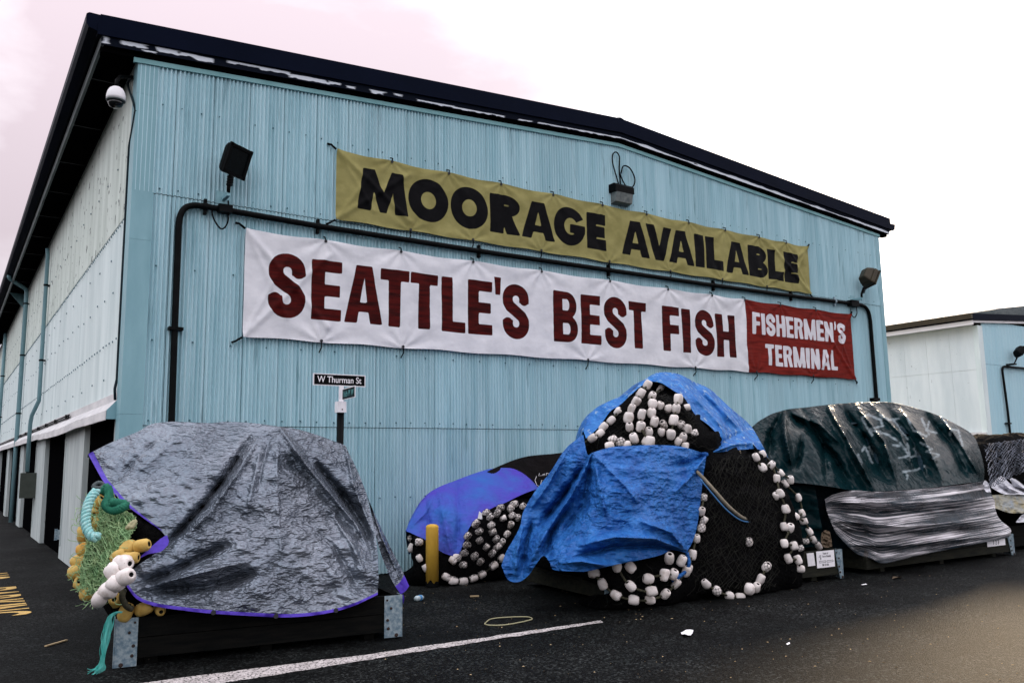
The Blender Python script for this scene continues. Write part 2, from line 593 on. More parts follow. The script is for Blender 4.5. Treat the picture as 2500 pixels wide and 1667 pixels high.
m_asphalt = asphalt()


def fascia_material():
    """dark board with white primer showing where the paint has peeled"""
    m = m_fascia_old
    nt = m.node_tree
    N, L = nt.nodes, nt.links
    b = N['Principled BSDF']
    at_ = N.new('ShaderNodeAttribute')
    at_.attribute_name = 'peel'
    mr = N.new('ShaderNodeMapRange')
    mr.inputs['From Min'].default_value = 0.0
    mr.inputs['From Max'].default_value = 0.06
    L.new(at_.outputs['Fac'], mr.inputs['Value'])
    mx = N.new('ShaderNodeMix')
    mx.data_type = 'RGBA'
    mx.inputs['A'].default_value = (0.002, 0.004, 0.010, 1)
    mx.inputs['B'].default_value = (0.62, 0.66, 0.72, 1)
    L.new(mr.outputs[0], mx.inputs['Factor'])
    L.new(mx.outputs['Result'], b.inputs['Base Color'])


fascia_material()


def tarp_mat(name, col, col2, rough, spec, metal, bsc, bvec, bstr, dist, scale=(4, 4, 4), lo=0.35, hi=0.7, **kw):
    """woven plastic sheet: crumple creases in the bump, slightly glossy"""
    m = mat(name, col, col2, scale, rough=rough, spec=spec, metal=metal, lo=lo, hi=hi, **kw)
    nt = m.node_tree
    N, L = nt.nodes, nt.links
    b = N['Principled BSDF']
    geo = N.new('ShaderNodeNewGeometry')
    mp = N.new('ShaderNodeMapping')
    mp.inputs['Scale'].default_value = bvec
    L.new(geo.outputs['Position'], mp.inputs['Vector'])
    wn_ = N.new('ShaderNodeTexNoise')
    wn_.inputs['Scale'].default_value = bsc * .55
    wn_.inputs['Detail'].default_value = 3
    L.new(mp.outputs[0], wn_.inputs['Vector'])
    off = N.new('ShaderNodeVectorMath')
    off.operation = 'MULTIPLY_ADD'
    off.inputs[1].default_value = (1.1 / bsc,) * 3
    L.new(wn_.outputs['Color'], off.inputs[0])
    L.new(mp.outputs[0], off.inputs[2])
    hs = []
    for k_, w_ in ((1.0, 1.0), (2.3, .55)):
        vo = N.new('ShaderNodeTexVoronoi')
        vo.feature = 'F1'
        vo.inputs['Scale'].default_value = bsc * k_
        L.new(off.outputs[0], vo.inputs['Vector'])
        mu = N.new('ShaderNodeMath')
        mu.operation = 'MULTIPLY'
        mu.inputs[1].default_value = w_
        L.new(vo.outputs['Distance'], mu.inputs[0])
        hs.append(mu)
    t = N.new('ShaderNodeMath')
    t.operation = 'ADD'
    L.new(hs[0].outputs[0], t.inputs[0])
    L.new(hs[1].outputs[0], t.inputs[1])
    bp = N.new('ShaderNodeBump')
    bp.inputs['Strength'].default_value = bstr
    bp.inputs['Distance'].default_value = dist
    L.new(t.outputs[0], bp.inputs['Height'])
    # taut and slack areas crumple differently
    wk = N.new('ShaderNodeTexNoise')
    wk.inputs['Scale'].default_value = 1.3
    wk.inputs['Detail'].default_value = 2
    L.new(geo.outputs['Position'], wk.inputs['Vector'])
    wr_ = N.new('ShaderNodeMapRange')
    wr_.inputs['From Min'].default_value = .36
    wr_.inputs['From Max'].default_value = .62
    wr_.inputs['To Min'].default_value = bstr * .4
    wr_.inputs['To Max'].default_value = bstr
    L.new(wk.outputs['Fac'], wr_.inputs['Value'])
    L.new(wr_.outputs[0], bp.inputs['Strength'])
    L.new(bp.outputs[0], b.inputs['Normal'])
    return m


m_silver = tarp_mat('silver grey tarp', (0.115, 0.138, 0.172), (0.185, 0.205, 0.24), 0.26, 0.35, 0.6, 9.0, (1, 1, 2.2), 1.0, 0.035, (1.2, 1.2, 1.4))
m_blue = tarp_mat('bright blue tarp', (0.012, 0.075, 0.28), (0.030, 0.155, 0.45), 0.38, 0.16, 0.0, 7.5, (1, 1, 1.6), 1.0, 0.05, (7, 7, 2.2))
m_hood = tarp_mat('faded blue tarp', (0.016, 0.095, 0.34), (0.045, 0.20, 0.50), 0.5, 0.10, 0.0, 7.0, (1, 1, 1.6), .9, 0.03, (7, 7, 2.2), speck=(0.24, 0.34, 0.46), spk_scale=11, spk_t=0.60)
m_violet = tarp_mat('violet blue tarp', (0.075, 0.055, 0.42), (0.034, 0.13, 0.44), 0.6, 0.10, 0.0, 6, (1, 1, 1), 0.8, 0.03, (1.6, 1.6, 1.6))
m_blacktarp = tarp_mat('black sheet', (0.0045, 0.004, 0.0042), (0.008, 0.0065, 0.007), 0.7, 0.03, 0.0, 6, (1, 1, 1), 0.8, 0.03)
m_greentarp = tarp_mat('dark green tarp', (0.0014, 0.0095, 0.0120), (0.003, 0.016, 0.019), 0.26, 0.05, 0.0, 5.5, (1, 1, 1), 1.0, 0.022)
m_whitebag = tarp_mat('white crumpled cloth', (0.66, 0.66, 0.70), (0.55, 0.55, 0.60), 0.7, 0.2, 0.0, 5, (1, 1, 1), 0.5, 0.02)
m_greybag = tarp_mat('grey plastic bag', (0.20, 0.23, 0.25), (0.30, 0.25, 0.12), 0.5, 0.3, 0.0, 5, (1, 1, 1), 0.5, 0.03)
m_underblue = tarp_mat('blue bundle', (0.006, 0.022, 0.034), (0.002, 0.004, 0.006), 0.5, 0.08, 0.0, 5, (1, 1, 1), 0.7, 0.03)


def wrap_material():
    m = bpy.data.materials.new('stretch film')
    m.use_nodes = True
    nt = m.node_tree
    N, L = nt.nodes, nt.links
    b = N['Principled BSDF']
    b.inputs['Base Color'].default_value = (0.80, 0.76, 0.79, 1)
    b.inputs['Roughness'].default_value = 0.14
    b.inputs['Specular IOR Level'].default_value = 0.6
    at_ = N.new('ShaderNodeAttribute')
    at_.attribute_name = 'along'
    at2 = N.new('ShaderNodeAttribute')
    at2.attribute_name = 'across'
    cb = N.new('ShaderNodeCombineXYZ')
    L.new(at_.outputs['Fac'], cb.inputs[0])
    L.new(at2.outputs['Fac'], cb.inputs[1])
    mp = N.new('ShaderNodeMapping')
    mp.inputs['Scale'].default_value = (0.03, 24, 1)
    L.new(cb.outputs[0], mp.inputs['Vector'])
    t = N.new('ShaderNodeTexNoise')
    t.inputs['Scale'].default_value = 1.6
    t.inputs['Detail'].default_value = 3
    t.inputs['Roughness'].default_value = 0.6
    t.inputs['Distortion'].default_value = 0.0
    L.new(mp.outputs[0], t.inputs['Vector'])
    t2 = N.new('ShaderNodeTexNoise')
    t2.inputs['Scale'].default_value = 2.0
    t2.inputs['Detail'].default_value = 3
    mp2 = N.new('ShaderNodeMapping')
    mp2.inputs['Scale'].default_value = (0.28, 3.4, 1)
    L.new(cb.outputs[0], mp2.inputs['Vector'])
    L.new(mp2.outputs[0], t2.inputs['Vector'])
    ad = N.new('ShaderNodeMath')
    ad.operation = 'MULTIPLY_ADD'
    ad.inputs[1].default_value = 0.9
    L.new(t2.outputs['Fac'], ad.inputs[0])
    L.new(t.outputs['Fac'], ad.inputs[2])
    mr = N.new('ShaderNodeMapRange')
    mr.inputs['From Min'].default_value = 0.90
    mr.inputs['From Max'].default_value = 1.16
    mr.inputs['To Min'].default_value = 0.05
    mr.inputs['To Max'].default_value = 0.85
    L.new(ad.outputs[0], mr.inputs['Value'])
    L.new(mr.outputs[0], b.inputs['Alpha'])
    bp = N.new('ShaderNodeBump')
    bp.inputs['Strength'].default_value = 0.6
    bp.inputs['Distance'].default_value = 0.02
    L.new(t.outputs['Fac'], bp.inputs['Height'])
    L.new(bp.outputs[0], b.inputs['Normal'])
    return m


m_wrap = wrap_material()


# ------------------------------------------------------------------ sheets (tarps, cloths)
def resample(poly, n):
    P = np.asarray(poly, float)
    d = np.r_[0, np.cumsum(np.linalg.norm(np.diff(P, axis=0), axis=1))]
    t = np.linspace(0, d[-1], n)
    return np.stack([np.interp(t, d, P[:, k]) for k in range(P.shape[1])], 1)


def smooth_line(poly, n):
    """Catmull-Rom through the points"""
    P = np.asarray(poly, float)
    if len(P) < 3:
        return resample(P, n)
    Q = np.vstack([2 * P[0] - P[1], P, 2 * P[-1] - P[-2]])
    out = []
    for i in range(1, len(Q) - 2):
        for t in np.linspace(0, 1, 10, endpoint=False):
            a, b, c, d = Q[i - 1:i + 3]
            out.append(0.5 * (2 * b + (c - a) * t + (2 * a - 5 * b + 4 * c - d) * t * t + (3 * b - a - 3 * c + d) * t ** 3))
    out.append(P[-1])
    return resample(out, n)


def seg_dist(X, Y, poly, param=False):
    D = np.full(X.shape, 1e9)
    T = np.zeros(X.shape)
    n = len(poly) - 1
    for i, ((ax, ay), (bx, by)) in enumerate(zip(poly[:-1], poly[1:])):
        vx, vy = bx - ax, by - ay
        t = np.clip(((X - ax) * vx + (Y - ay) * vy) / (vx * vx + vy * vy + 1e-9), 0, 1)
        d = np.hypot(X - ax - t * vx, Y - ay - t * vy)
        T = np.where(d < D, (i + t) / n, T)
        D = np.minimum(D, d)
    return (D, T) if param else D


class RBF:
    def __init__(self, pts):
        P = np.asarray(pts, float)
        self.c = P[:, :2] / 100
        K = np.linalg.norm(self.c[:, None] - self.c[None], axis=2)
        n = len(P)
        A = np.zeros((n + 3, n + 3))
        A[:n, :n] = K + np.eye(n) * -0.02
        A[:n, n] = 1
        A[:n, n + 1:] = self.c
        A[n:, :n] = A[:n, n:].T
        self.w = np.linalg.solve(A, np.r_[P[:, 2], 0, 0, 0])

    def __call__(self, X, Y):
        X, Y = np.asarray(X, float) / 100, np.asarray(Y, float) / 100
        n = len(self.c)
        out = self.w[n] + self.w[n + 1] * X + self.w[n + 2] * Y
        for (cx, cy), w in zip(self.c, self.w[:n]):
            out = out + w * np.hypot(X - cx, Y - cy)
        return out


class Sheet:
    """cloth spanned between four boundary lines, with its own depth, folds and wrinkles"""
    gain = 1.8

    def __init__(self, bottom, top, left, right, depth, nu=120, nv=90, folds=(), wr=(), sm=True):
        rs = smooth_line if sm else resample
        B, T, Lf, R = rs(bottom, nu), rs(top, nu), rs(left, nv), rs(right, nv)
        u = np.linspace(0, 1, nu)[:, None, None]
        v = np.linspace(0, 1, nv)[None, :, None]
        c00, c10, c01, c11 = (B[0] + Lf[0]) / 2, (B[-1] + R[0]) / 2, (T[0] + Lf[-1]) / 2, (T[-1] + R[-1]) / 2
        P = (1 - v) * B[:, None] + v * T[:, None] + (1 - u) * Lf[None] + u * R[None] - (
            (1 - u) * (1 - v) * c00 + u * (1 - v) * c10 + (1 - u) * v * c01 + u * v * c11)
        self.P = P
        X, Y = P[..., 0], P[..., 1]
        self.rbf = depth if callable(depth) else RBF(depth)
        D = self.rbf(X, Y)
        for f in folds:
            d, t = seg_dist(X, Y, f[0], True)
            jit = 1 + .5 * fbm(X / 30 + f[1], Y / 30, 3)
            D = D - self.gain * f[2] * jit * np.exp(-(d / (f[1] * .85)) ** 1.25) * np.clip(np.minimum(t + .12, 1.06 - t) * 3.2, 0, 1)
        for fx, fy, rot, amp, rid in wr:
            c, s = math.cos(rot), math.sin(rot)
            D = D - amp * fbm((X * c + Y * s) * fx, (-X * s + Y * c) * fy, 3, rid)
        self.D = D
        self.W = at(X, Y, D)

    def build(self, name, m, parent=None, back=None, mark=None, rows=None):
        G = self.W
        nu, nv = G.shape[:2]
        if back:
            ext = []
            for k in range(1, 9):
                t = k / 8
                e_ = G[:, -1].copy()
                tp = np.clip(np.minimum(np.linspace(0, 1, nu), 1 - np.linspace(0, 1, nu)) * 4, .03, 1)
                e_[:, 1] += back[0] * math.sin(t * math.pi / 2) * tp
                e_[:, 2] -= (back[1] * (1 - math.cos(t * math.pi / 2)) + 0.02 * k) * tp
                ext.append(e_)
            G = np.concatenate([G, np.stack(ext, 1)], 1)
        mb = MB().grid(G)
        o = mb.build(name, m, parent, smooth=True)
        if mark is not None:
            a = np.full(G.shape[:2], 9.0)
            a[:, :nv] = mark(self.P[..., 0], self.P[..., 1])
            set_attr(o, 'mark', a)
        return o

    def strip(self, side, k, off=0.006):
        G = self.W
        if side == 'bottom':
            H = G[:, :k]
        elif side == 'left':
            H = G[:k]
        elif side == 'right':
            H = G[-k:]
        else:
            H = G[:, -k:]
        H = H.copy()
        d = CAM - H
        d /= np.linalg.norm(d, axis=2)[..., None]
        return H + d * off


def hem(sheet, side, k, name, m, parent, sub=None):
    H = sheet.strip(side, k)
    if sub:
        a, b = sub
        if side in ('bottom', 'top'):
            n = H.shape[0]
            H = H[int(a * n):int(b * n)]
        else:
            n = H.shape[1]
            H = H[:, int(a * n):int(b * n)]
    return MB().grid(H).build(name, m, parent, smooth=True)


def mound(cx, cy, rx, ry, z0, h, rot=0.0, e=0.6, amp=0.06, nu=72, nv=30, fr=3.0, seed=0):
    """closed heap of bundled net; returns vertex grid"""
    vs = []
    for j in range(nv + 1):
        ph = (j / nv) * math.pi / 2
        for i in range(nu):
            th = 2 * math.pi * i / nu
            cph, sph = math.cos(ph) ** e, math.sin(ph) ** e
            ct, st = math.cos(th), math.sin(th)
            x = rx * cph * math.copysign(abs(ct) ** 0.75, ct)
            y = ry * cph * math.copysign(abs(st) ** 0.75, st)
            vs.append((x, y, z0 + h * sph))
    V = np.array(vs)
    n = fbm(V[:, 0] * fr + seed * 7.3 + V[:, 2] * 1.3, V[:, 1] * fr + V[:, 2] * fr * 1.1 + seed, 4)
    d = V - np.array([0, 0, z0])
    d /= np.linalg.norm(d, axis=1)[:, None] + 1e-9
    V = V + d * (n * amp * 2)[:, None]
    V[:, 2] = np.maximum(V[:, 2], 0.012)
    c, s = math.cos(rot), math.sin(rot)
    W = np.stack([cx + V[:, 0] * c - V[:, 1] * s, cy + V[:, 0] * s + V[:, 1] * c, V[:, 2]], 1)
    f = [(j * nu + i, j * nu + (i + 1) % nu, (j + 1) * nu + (i + 1) % nu, (j + 1) * nu + i) for j in range(nv) for i in range(nu)]
    f.append(tuple(range(nu))[::-1])
    return W, f


class Heap:
    def __init__(self, *parts):
        self.parts = parts
        V, Fs, n = [], [], 0
        for W, f in parts:
            V += [Vector(p) for p in W]
            Fs += [tuple(i + n for i in q) for q in f]
            n += len(W)
        self.bvh = BVHTree.FromPolygons(V, Fs)

    def fit(self, poly, sheets):
        """settle the heap inside its outline and behind the cloths that cover it"""
        bvs = []
        for sh_ in sheets:
            G = sh_.W
            nu, nv = G.shape[:2]
            bvs.append(BVHTree.FromPolygons([Vector(p) for p in G.reshape(-1, 3)], [(i * nv + j, (i + 1) * nv + j, (i + 1) * nv + j + 1, i * nv + j + 1) for i in range(nu - 1) for j in range(nv - 1)]))
        P = np.array(poly, float)
        out = []
        V, Fs, n = [], [], 0
        for W, f in self.parts:
            W = W.copy()
            ax = W[:, :2].mean(0)
            for _ in range(60):
                d = W - CAM
                z = d @ _f
                x, y = 1250 + F_PX * (d @ _r) / z, 833.5 - F_PX * (d @ _u) / z
                bad = (d_poly(x, -y, [(a, -b) for a, b in P]) > 0) & (W[:, 2] > .03)
                if not bad.any():
                    break
                W[bad, :2] = ax + (W[bad, :2] - ax) * .955
                W[bad, 2] *= .982
            for i in range(len(W)):
                d = Vector(W[i] - CAM)
                L_ = d.length
                d.normalize()
                for bv in bvs:
                    h = bv.ray_cast(Vector(CAM), d)
                    if h[0] is not None and L_ < h[3] + .20:
                        L_ = h[3] + .20
                W[i] = CAM + np.array(d) * L_
            W[:, 2] = np.maximum(W[:, 2], .012)
            out.append((W, f))
            V += [Vector(p) for p in W]
            Fs += [tuple(i + n for i in q) for q in f]
            n += len(W)
        self.parts = out
        self.bvh = BVHTree.FromPolygons(V, Fs)

    def hit(self, px, py, default=None):
        d = Vector(ray(px, py)).normalized()
        h = self.bvh.ray_cast(Vector(CAM), d)
        if h[0] is not None:
            return np.array(h[0])
        if default is not None:
            return at(px, py, default)
        # just outside the outline: nearest spot of the heap, kept on the sight line
        best = None
        for t in np.linspace(5, 22, 120):
            p = Vector(CAM) + d * float(t)
            q = self.bvh.find_nearest(p)
            if best is None or q[3] < best[0]:
                best = (q[3], p)
        return np.array(best[1])

    def build(self, name, m, parent):
        mb = MB()
        for W, f in self.parts:
            mb.add(W, f)
        return mb.build(name, m, parent, smooth=True)


# ------------------------------------------------------------------ lettering: signed distances of letter shapes
def d_poly(X, Z, pts):
    P = np.asarray(pts, float)
    d = np.full(X.shape, 1e9)
    s = np.ones(X.shape)
    n = len(P)
    for i in range(n):
        a, b = P[i], P[i - 1]
        e_ = b - a
        wx, wz = X - a[0], Z - a[1]
        t = np.clip((wx * e_[0] + wz * e_[1]) / (e_ @ e_ + 1e-12), 0, 1)
        d = np.minimum(d, (wx - e_[0] * t) ** 2 + (wz - e_[1] * t) ** 2)
        c1, c2, c3 = Z >= a[1], Z < b[1], e_[0] * wz > e_[1] * wx
        flip = (c1 & c2 & c3) | (~c1 & ~c2 & ~c3)
        s = np.where(flip, -s, s)
    return s * np.sqrt(d)


def d_ell(X, Z, cx, cz, a, b):
    return (np.sqrt(((X - cx) / a) ** 2 + ((Z - cz) / b) ** 2) - 1) * min(a, b)


def d_stroke(X, Z, pts, t):
    P = np.asarray(pts, float)
    d = np.full(X.shape, 1e9)
    for i in range(len(P) - 1):
        a, b = P[i], P[i + 1]
        L_ = np.linalg.norm(b - a)
        if L_ < 1e-9:
            continue
        u = (b - a) / L_
        m_ = (a + b) / 2
        lx = np.abs((X - m_[0]) * u[0] + (Z - m_[1]) * u[1]) - L_ / 2
        lz = np.abs(-(X - m_[0]) * u[1] + (Z - m_[1]) * u[0]) - t / 2
        d = np.minimum(d, np.hypot(np.maximum(lx, 0), np.maximum(lz, 0)) + np.minimum(np.maximum(lx, lz), 0))
        if i > 0:
            d = np.minimum(d, np.hypot(X - a[0], Z - a[1]) - t / 2)
    return d


def glyph(ch, X, Z, x0, x1, z0, z1, t, tb):
    """t stem width, tb bar height in metres"""
    w, h = x1 - x0, z1 - z0
    q = lambda pts: [(x0 + a * w, z0 + b * h) for a, b in pts]
    bx = lambda a, b, c, d: d_poly(X, Z, [(x0 + a, z0 + c), (x0 + b, z0 + c), (x0 + b, z0 + d), (x0 + a, z0 + d)])
    U = lambda *a: np.minimum.reduce(a)
    if ch == 'M':
        return d_poly(X, Z, q([(0, 0), (.115, 1), (.335, 1), (.5, .46), (.665, 1), (.885, 1), (1, 0), (.735, 0), (.69, .50), (.565, 0), (.435, 0), (.31, .50), (.265, 0)]))
    if ch == 'm':   # condensed M with upright stems
        return U(bx(0, t, 0, h), bx(w - t, w, 0, h), d_poly(X, Z, [(x0, z1), (x0 + t * 1.1, z1), (x0 + w / 2 + t * .32, z0), (x0 + w / 2 - t * .32, z0)]),
                 d_poly(X, Z, [(x1, z1), (x1 - t * 1.1, z1), (x0 + w / 2 - t * .32, z0), (x0 + w / 2 + t * .32, z0)]))
    if ch == 'N':
        return U(bx(0, t, 0, h), bx(w - t, w, 0, h), d_poly(X, Z, [(x0, z1), (x0 + t, z1), (x1, z0), (x1 - t, z0)]))
    if ch == 'O':
        return np.maximum(d_ell(X, Z, x0 + w / 2, z0 + h / 2, w / 2, h / 2 * 1.03), -d_ell(X, Z, x0 + w / 2, z0 + h / 2, w * .19, h * .20))
    if ch == 'G':
        ring = np.maximum(d_ell(X, Z, x0 + w / 2, z0 + h / 2, w / 2, h / 2 * 1.03), -d_ell(X, Z, x0 + w * .53, z0 + h / 2, w * .20, h * .22))
        ring = np.maximum(ring, -d_poly(X, Z, q([(.52, .47), (1.2, .47), (1.2, .86), (.93, .73), (.66, .60)])))
        return U(ring, np.maximum(bx(w * .5, w * 1.0, h * .33, h * .56), d_ell(X, Z, x0 + w / 2, z0 + h / 2, w * .51, h * .53)))
    if ch == 'A':
        return np.maximum(d_poly(X, Z, q([(0, 0), (.315, 1), (.685, 1), (1, 0), (.705, 0), (.65, .19), (.35, .19), (.295, 0)])), -d_poly(X, Z, q([(.40, .37), (.60, .37), (.5, .74)])))
    if ch == 'a':   # condensed A
        k = t / w
        return np.maximum(d_poly(X, Z, q([(0, 0), (.5 - k * .62, 1), (.5 + k * .62, 1), (1, 0), (1 - k * .98, 0), (1 - k * 1.12, .20), (k * 1.12, .20), (k * .98, 0)])),
                          -d_poly(X, Z, q([(k * 1.22, .36), (1 - k * 1.22, .36), (.5, .80)])))
    if ch == 'V':
        return d_poly(X, Z, q([(0, 1), (.315, 1), (.5, .40), (.685, 1), (1, 1), (.66, 0), (.34, 0)]))
    if ch == 'E':
        return U(bx(0, t, 0, h), bx(0, w, 0, tb), bx(0, w, h - tb, h), bx(0, w * .95, h * .5 - tb * .5, h * .5 + tb * .5))
    if ch == 'F':
        return U(bx(0, t, 0, h), bx(0, w, h - tb, h), bx(0, w * .93, h * .5 - tb * .55, h * .5 + tb * .45))
    if ch == 'L':
        return U(bx(0, t, 0, h), bx(0, w, 0, tb))
    if ch == 'I':
        return bx(0, w, 0, h)
    if ch == 'H':
        return U(bx(0, t, 0, h), bx(w - t, w, 0, h), bx(0, w, h * .5 - tb * .5, h * .5 + tb * .5))
    if ch == 'T':
        return U(bx(w / 2 - t / 2, w / 2 + t / 2, 0, h), bx(0, w, h - tb, h))
    if ch in 'BR':
        rt = h * .27
        up = np.maximum(U(bx(0, w * .56, h * .46, h), d_ell(X, Z, x0 + w * .56, z0 + h * .73, w * (.40 if ch == 'B' else .44), rt)),
                        -U(d_ell(X, Z, x0 + max(w * .56, t), z0 + h * .735, max(w * .94 - t * 1.0 - w * .5, w * .1), rt - tb * .82), bx(t, max(w * .56, t + .001), h * .735 - (rt - tb * .82), h * .735 + (rt - tb * .82))))
        if ch == 'R':
            leg = d_poly(X, Z, [(x0 + w * .34, z0 + h * .5), (x0 + w * .72, z0 + h * .5), (x1, z0), (x1 - t * 1.02, z0)])
            leg = np.maximum(leg, -bx(t, w * .42, 0, h * .40) + .0)
            return U(up, bx(0, t, 0, h), leg)
        lo_ = np.maximum(U(bx(0, w * .56, 0, h * .52), d_ell(X, Z, x0 + w * .56, z0 + h * .27, w * .44, rt)),
                         -U(d_ell(X, Z, x0 + max(w * .58, t), z0 + h * .265, max(w * .98 - t * 1.0 - w * .5, w * .1), rt - tb * .82), bx(t, max(w * .58, t + .001), h * .265 - (rt - tb * .82), h * .265 + (rt - tb * .82))))
        return U(up, lo_, bx(0, t, 0, h))
    if ch == 'r':   # condensed R
        rt = h * .27
        up = np.maximum(U(bx(0, w * .5, h * .45, h), d_ell(X, Z, x0 + w * .5, z0 + h * .73, w * .5, rt)), -U(bx(t, w - t, h * .60, h - tb), ))
        return U(up, bx(0, t, 0, h), d_poly(X, Z, [(x0 + w * .45, z0 + h * .5), (x0 + w * .85, z0 + h * .5), (x1, z0), (x1 - t, z0)]))
    if ch == 'S':
        a = w / 2 - t / 2
        bb = h * .27 - tb / 2
        cx, ct, cb = x0 + w / 2, z0 + h - tb / 2 - bb, z0 + tb / 2 + bb
        pts = [(cx + a, z0 + h * .66)]
        for k in range(0, 181, 15):
            an = math.radians(k)
            pts.append((cx + a * math.cos(an), ct + bb * math.sin(an)))
        pts += [(cx - a * .98, z0 + h * .66), (cx - a * .72, z0 + h * .585), (cx, z0 + h * .5), (cx + a * .72, z0 + h * .415), (cx + a * .98, z0 + h * .34)]
        for k in range(0, 181, 15):
            an = math.radians(-k)
            pts.append((cx + a * math.cos(an), cb + bb * math.sin(an)))
        pts.append((cx - a, z0 + h * .34))
        return d_stroke(X, Z, pts, t)
    if ch == "'":
        return d_poly(X, Z, q([(0, 1), (1, 1), (.85, 0), (.15, 0)]))
    if ch == '`':   # opening quote drawn as a comma turned over
        return d_poly(X, Z, q([(0.1, 0), (.75, 0), (1, 1), (.55, 1)]))
    raise KeyError(ch)


def letters(X, Z, specs, t, tb):
    D = np.full(X.shape, 1.0)
    for ch, x0, x1, z0, z1 in specs:
        m_ = (X > x0 - .12) & (X < x1 + .12) & (Z > z0 - .12) & (Z < z1 + .12)
        if m_.any():
            tt = min(t, (x1 - x0) * .49) if ch not in "I'`" else t
            D[m_] = np.minimum(D[m_], glyph(ch, X[m_], Z[m_], x0, x1, z0, z1, tt, tb))
    return D


def text_mesh(body, m, size, squeeze=0.8, bold=0.0):
    """flat lettering as a mesh in its own XY plane, origin at left baseline"""
    cu = bpy.data.curves.new('lettering', 'FONT')
    cu.body = body
    cu.size = size
    cu.offset = bold
    cu.extrude = 0.0008
    ob = bpy.data.objects.new('lettering', cu)
    COL.objects.link(ob)
    dg = bpy.context.evaluated_depsgraph_get()
    dg.update()
    me = bpy.data.meshes.new_from_object(ob.evaluated_get(dg))
    bpy.data.objects.remove(ob)
    bpy.data.curves.remove(cu)
    me.transform(Matrix.Diagonal((squeeze, 1, 1, 1)))
    me.materials.clear()
    me.materials.append(m)
    return me


# ================================================================== SETTING
g = MB()
g.add([(-900, -900, 0), (900, -900, 0), (900, 900, 0), (-900, 900, 0)], [(0, 1, 2, 3)])
tag(g.build('ground', m_asphalt), kind='structure')

# painted white lane line along the front of the carts
mb = MB()
a0, a1, a2 = ground_at(300, 1672), ground_at(900, 1597), ground_at(1467, 1514)
b2, b1, b0 = ground_at(1472, 1519), ground_at(940, 1603), ground_at(520, 1672)
n = 60
up_, lo_ = resample([a0, a1, a2], n), resample([b0, b1, b2], n)
wob = fbm(np.arange(n) * .7, np.arange(n) * .1, 3)[:, None] * np.array([0, .035, 0])
mb.grid(np.stack([up_ + wob + [0, 0, .004], lo_ - wob + [0, 0, .004]], 1))
tag(mb.build('lane_line', m_line), kind='structure')

# NO PARKING painted along the side wall, read from the lane on the left
pk = thing('painted_lettering', 'worn yellow NO PARKING lettering painted on the asphalt along the pale side wall', 'road marking', (-1.5, 2, 0))
y_pos = {'G': -.40, 'N': .10, 'I': .52, 'K': .82, 'R': 1.32, 'A': 1.82, 'P': 2.32}
for i_, (ch, y0, wd) in enumerate([('G', -.46, .42), ('N', .06, .42), ('I', .56, .12), ('K', .78, .42), ('R', 1.30, .42), ('A', 1.80, .46), ('P', 2.36, .40), ('O', 4.0, .46), ('N', 4.58, .42)]):
    me = text_mesh(ch, m_pave_y, 1.0, 1.0, 0.012)
    xs = [v.co.x for v in me.vertices]
    ys = [v.co.y for v in me.vertices]
    sx, sy = wd / (max(xs) - min(xs)), .95 / (max(ys) - min(ys))
    o = inst('letter', me, pk)
    # letter up = +X, reading direction = -Y
    mt = Matrix(((0, sy, 0, -2.02 - min(ys) * sy), (-sx, 0, 0, y0 + wd + min(xs) * sx), (0, 0, 1, .005), (0, 0, 0, 1)))
    o.matrix_basis = mt

# ------------------------------------------------------------------ warehouse
XR, LEN = 20.66, 42.0
RIDGE_X = 10.33


def roof_top(x):
    return 9.846 - .0684 * abs(x - RIDGE_X)


wh = thing('warehouse', 'large teal corrugated warehouse with navy gable roof and two long banners', 'building', (10.33, 0, 0))
# added dark core that blocks light behind the siding
mb = MB()
mb.prism([(.10, .02), (XR - .10, .02), (XR - .10, roof_top(XR) - .60), (RIDGE_X, roof_top(RIDGE_X) - .60), (.10, roof_top(0) - .60)], 1, .12, LEN - .1)
mb.build('blocking_core', m_dark, wh)


def corr_panel(w, z0, zt0, zt1, pitch, amp, seg, facing):
    """corrugated sheet in the XZ plane; facing -Y; one lip at its right end; zt0/zt1 top heights"""
    n = int(round(w / pitch)) * seg + 1
    xs = np.linspace(0, w, n)
    ys = amp * np.cos(2 * math.pi * xs / pitch)
    top = zt0 + (zt1 - zt0) * xs / w
    G = np.stack([np.stack([xs, ys, np.full(n, z0)], 1), np.stack([xs, ys, top], 1)], 1)
    mb_ = MB().grid(G)
    # sheet edge turned in at the joint
    for xe, ye, ze in ((0, ys[0], zt0), (w, ys[-1], zt1)):
        mb_.add([(xe, ye, z0), (xe, ye + .03, z0), (xe, ye + .03, ze), (xe, ye, ze)], [(0, 1, 2, 3)])
    mb_.add([(xs[k], ys[k], z0) for k in range(n)] + [(xs[k], ys[k] + .012, z0) for k in range(n)], [(k, k + 1, n + k + 1, n + k) for k in range(n - 1)])
    return mb_


PW = .61
ZL, ZU = 2.6156, 6.3565
PV = PW - .009
low_me = corr_panel(PV, .02, ZL - .010, ZL - .010, PV / 9, .022, 8, 0).mesh('siding_panel', m_siding)
mid_me = corr_panel(PV, ZL, ZU - .010, ZU - .010, PV / 9, .022, 8, 0).mesh('siding_panel', m_siding)
NP = 34
for k in range(NP):
    x = -.012 + PW * k
    dy = -.0035 * (k % 2) - rnd.random() * .002
    rz = rnd.uniform(-.003, .003)
    for me, yb in ((low_me, .012), (mid_me, 0.0)):
        inst('siding_panel', me, wh, Matrix.Translation((x, yb + dy, 0)) @ Matrix.Rotation(rz, 4, 'Z'))
    mb = corr_panel(PV, ZU, roof_top(x) - .62, roof_top(x + PV) - .62, PV / 9, .022, 8, 0)
    inst('siding_panel', mb.mesh('siding_panel', m_siding), wh, Matrix.Translation((x, -.012 + dy, 0)) @ Matrix.Rotation(rz, 4, 'Z'))

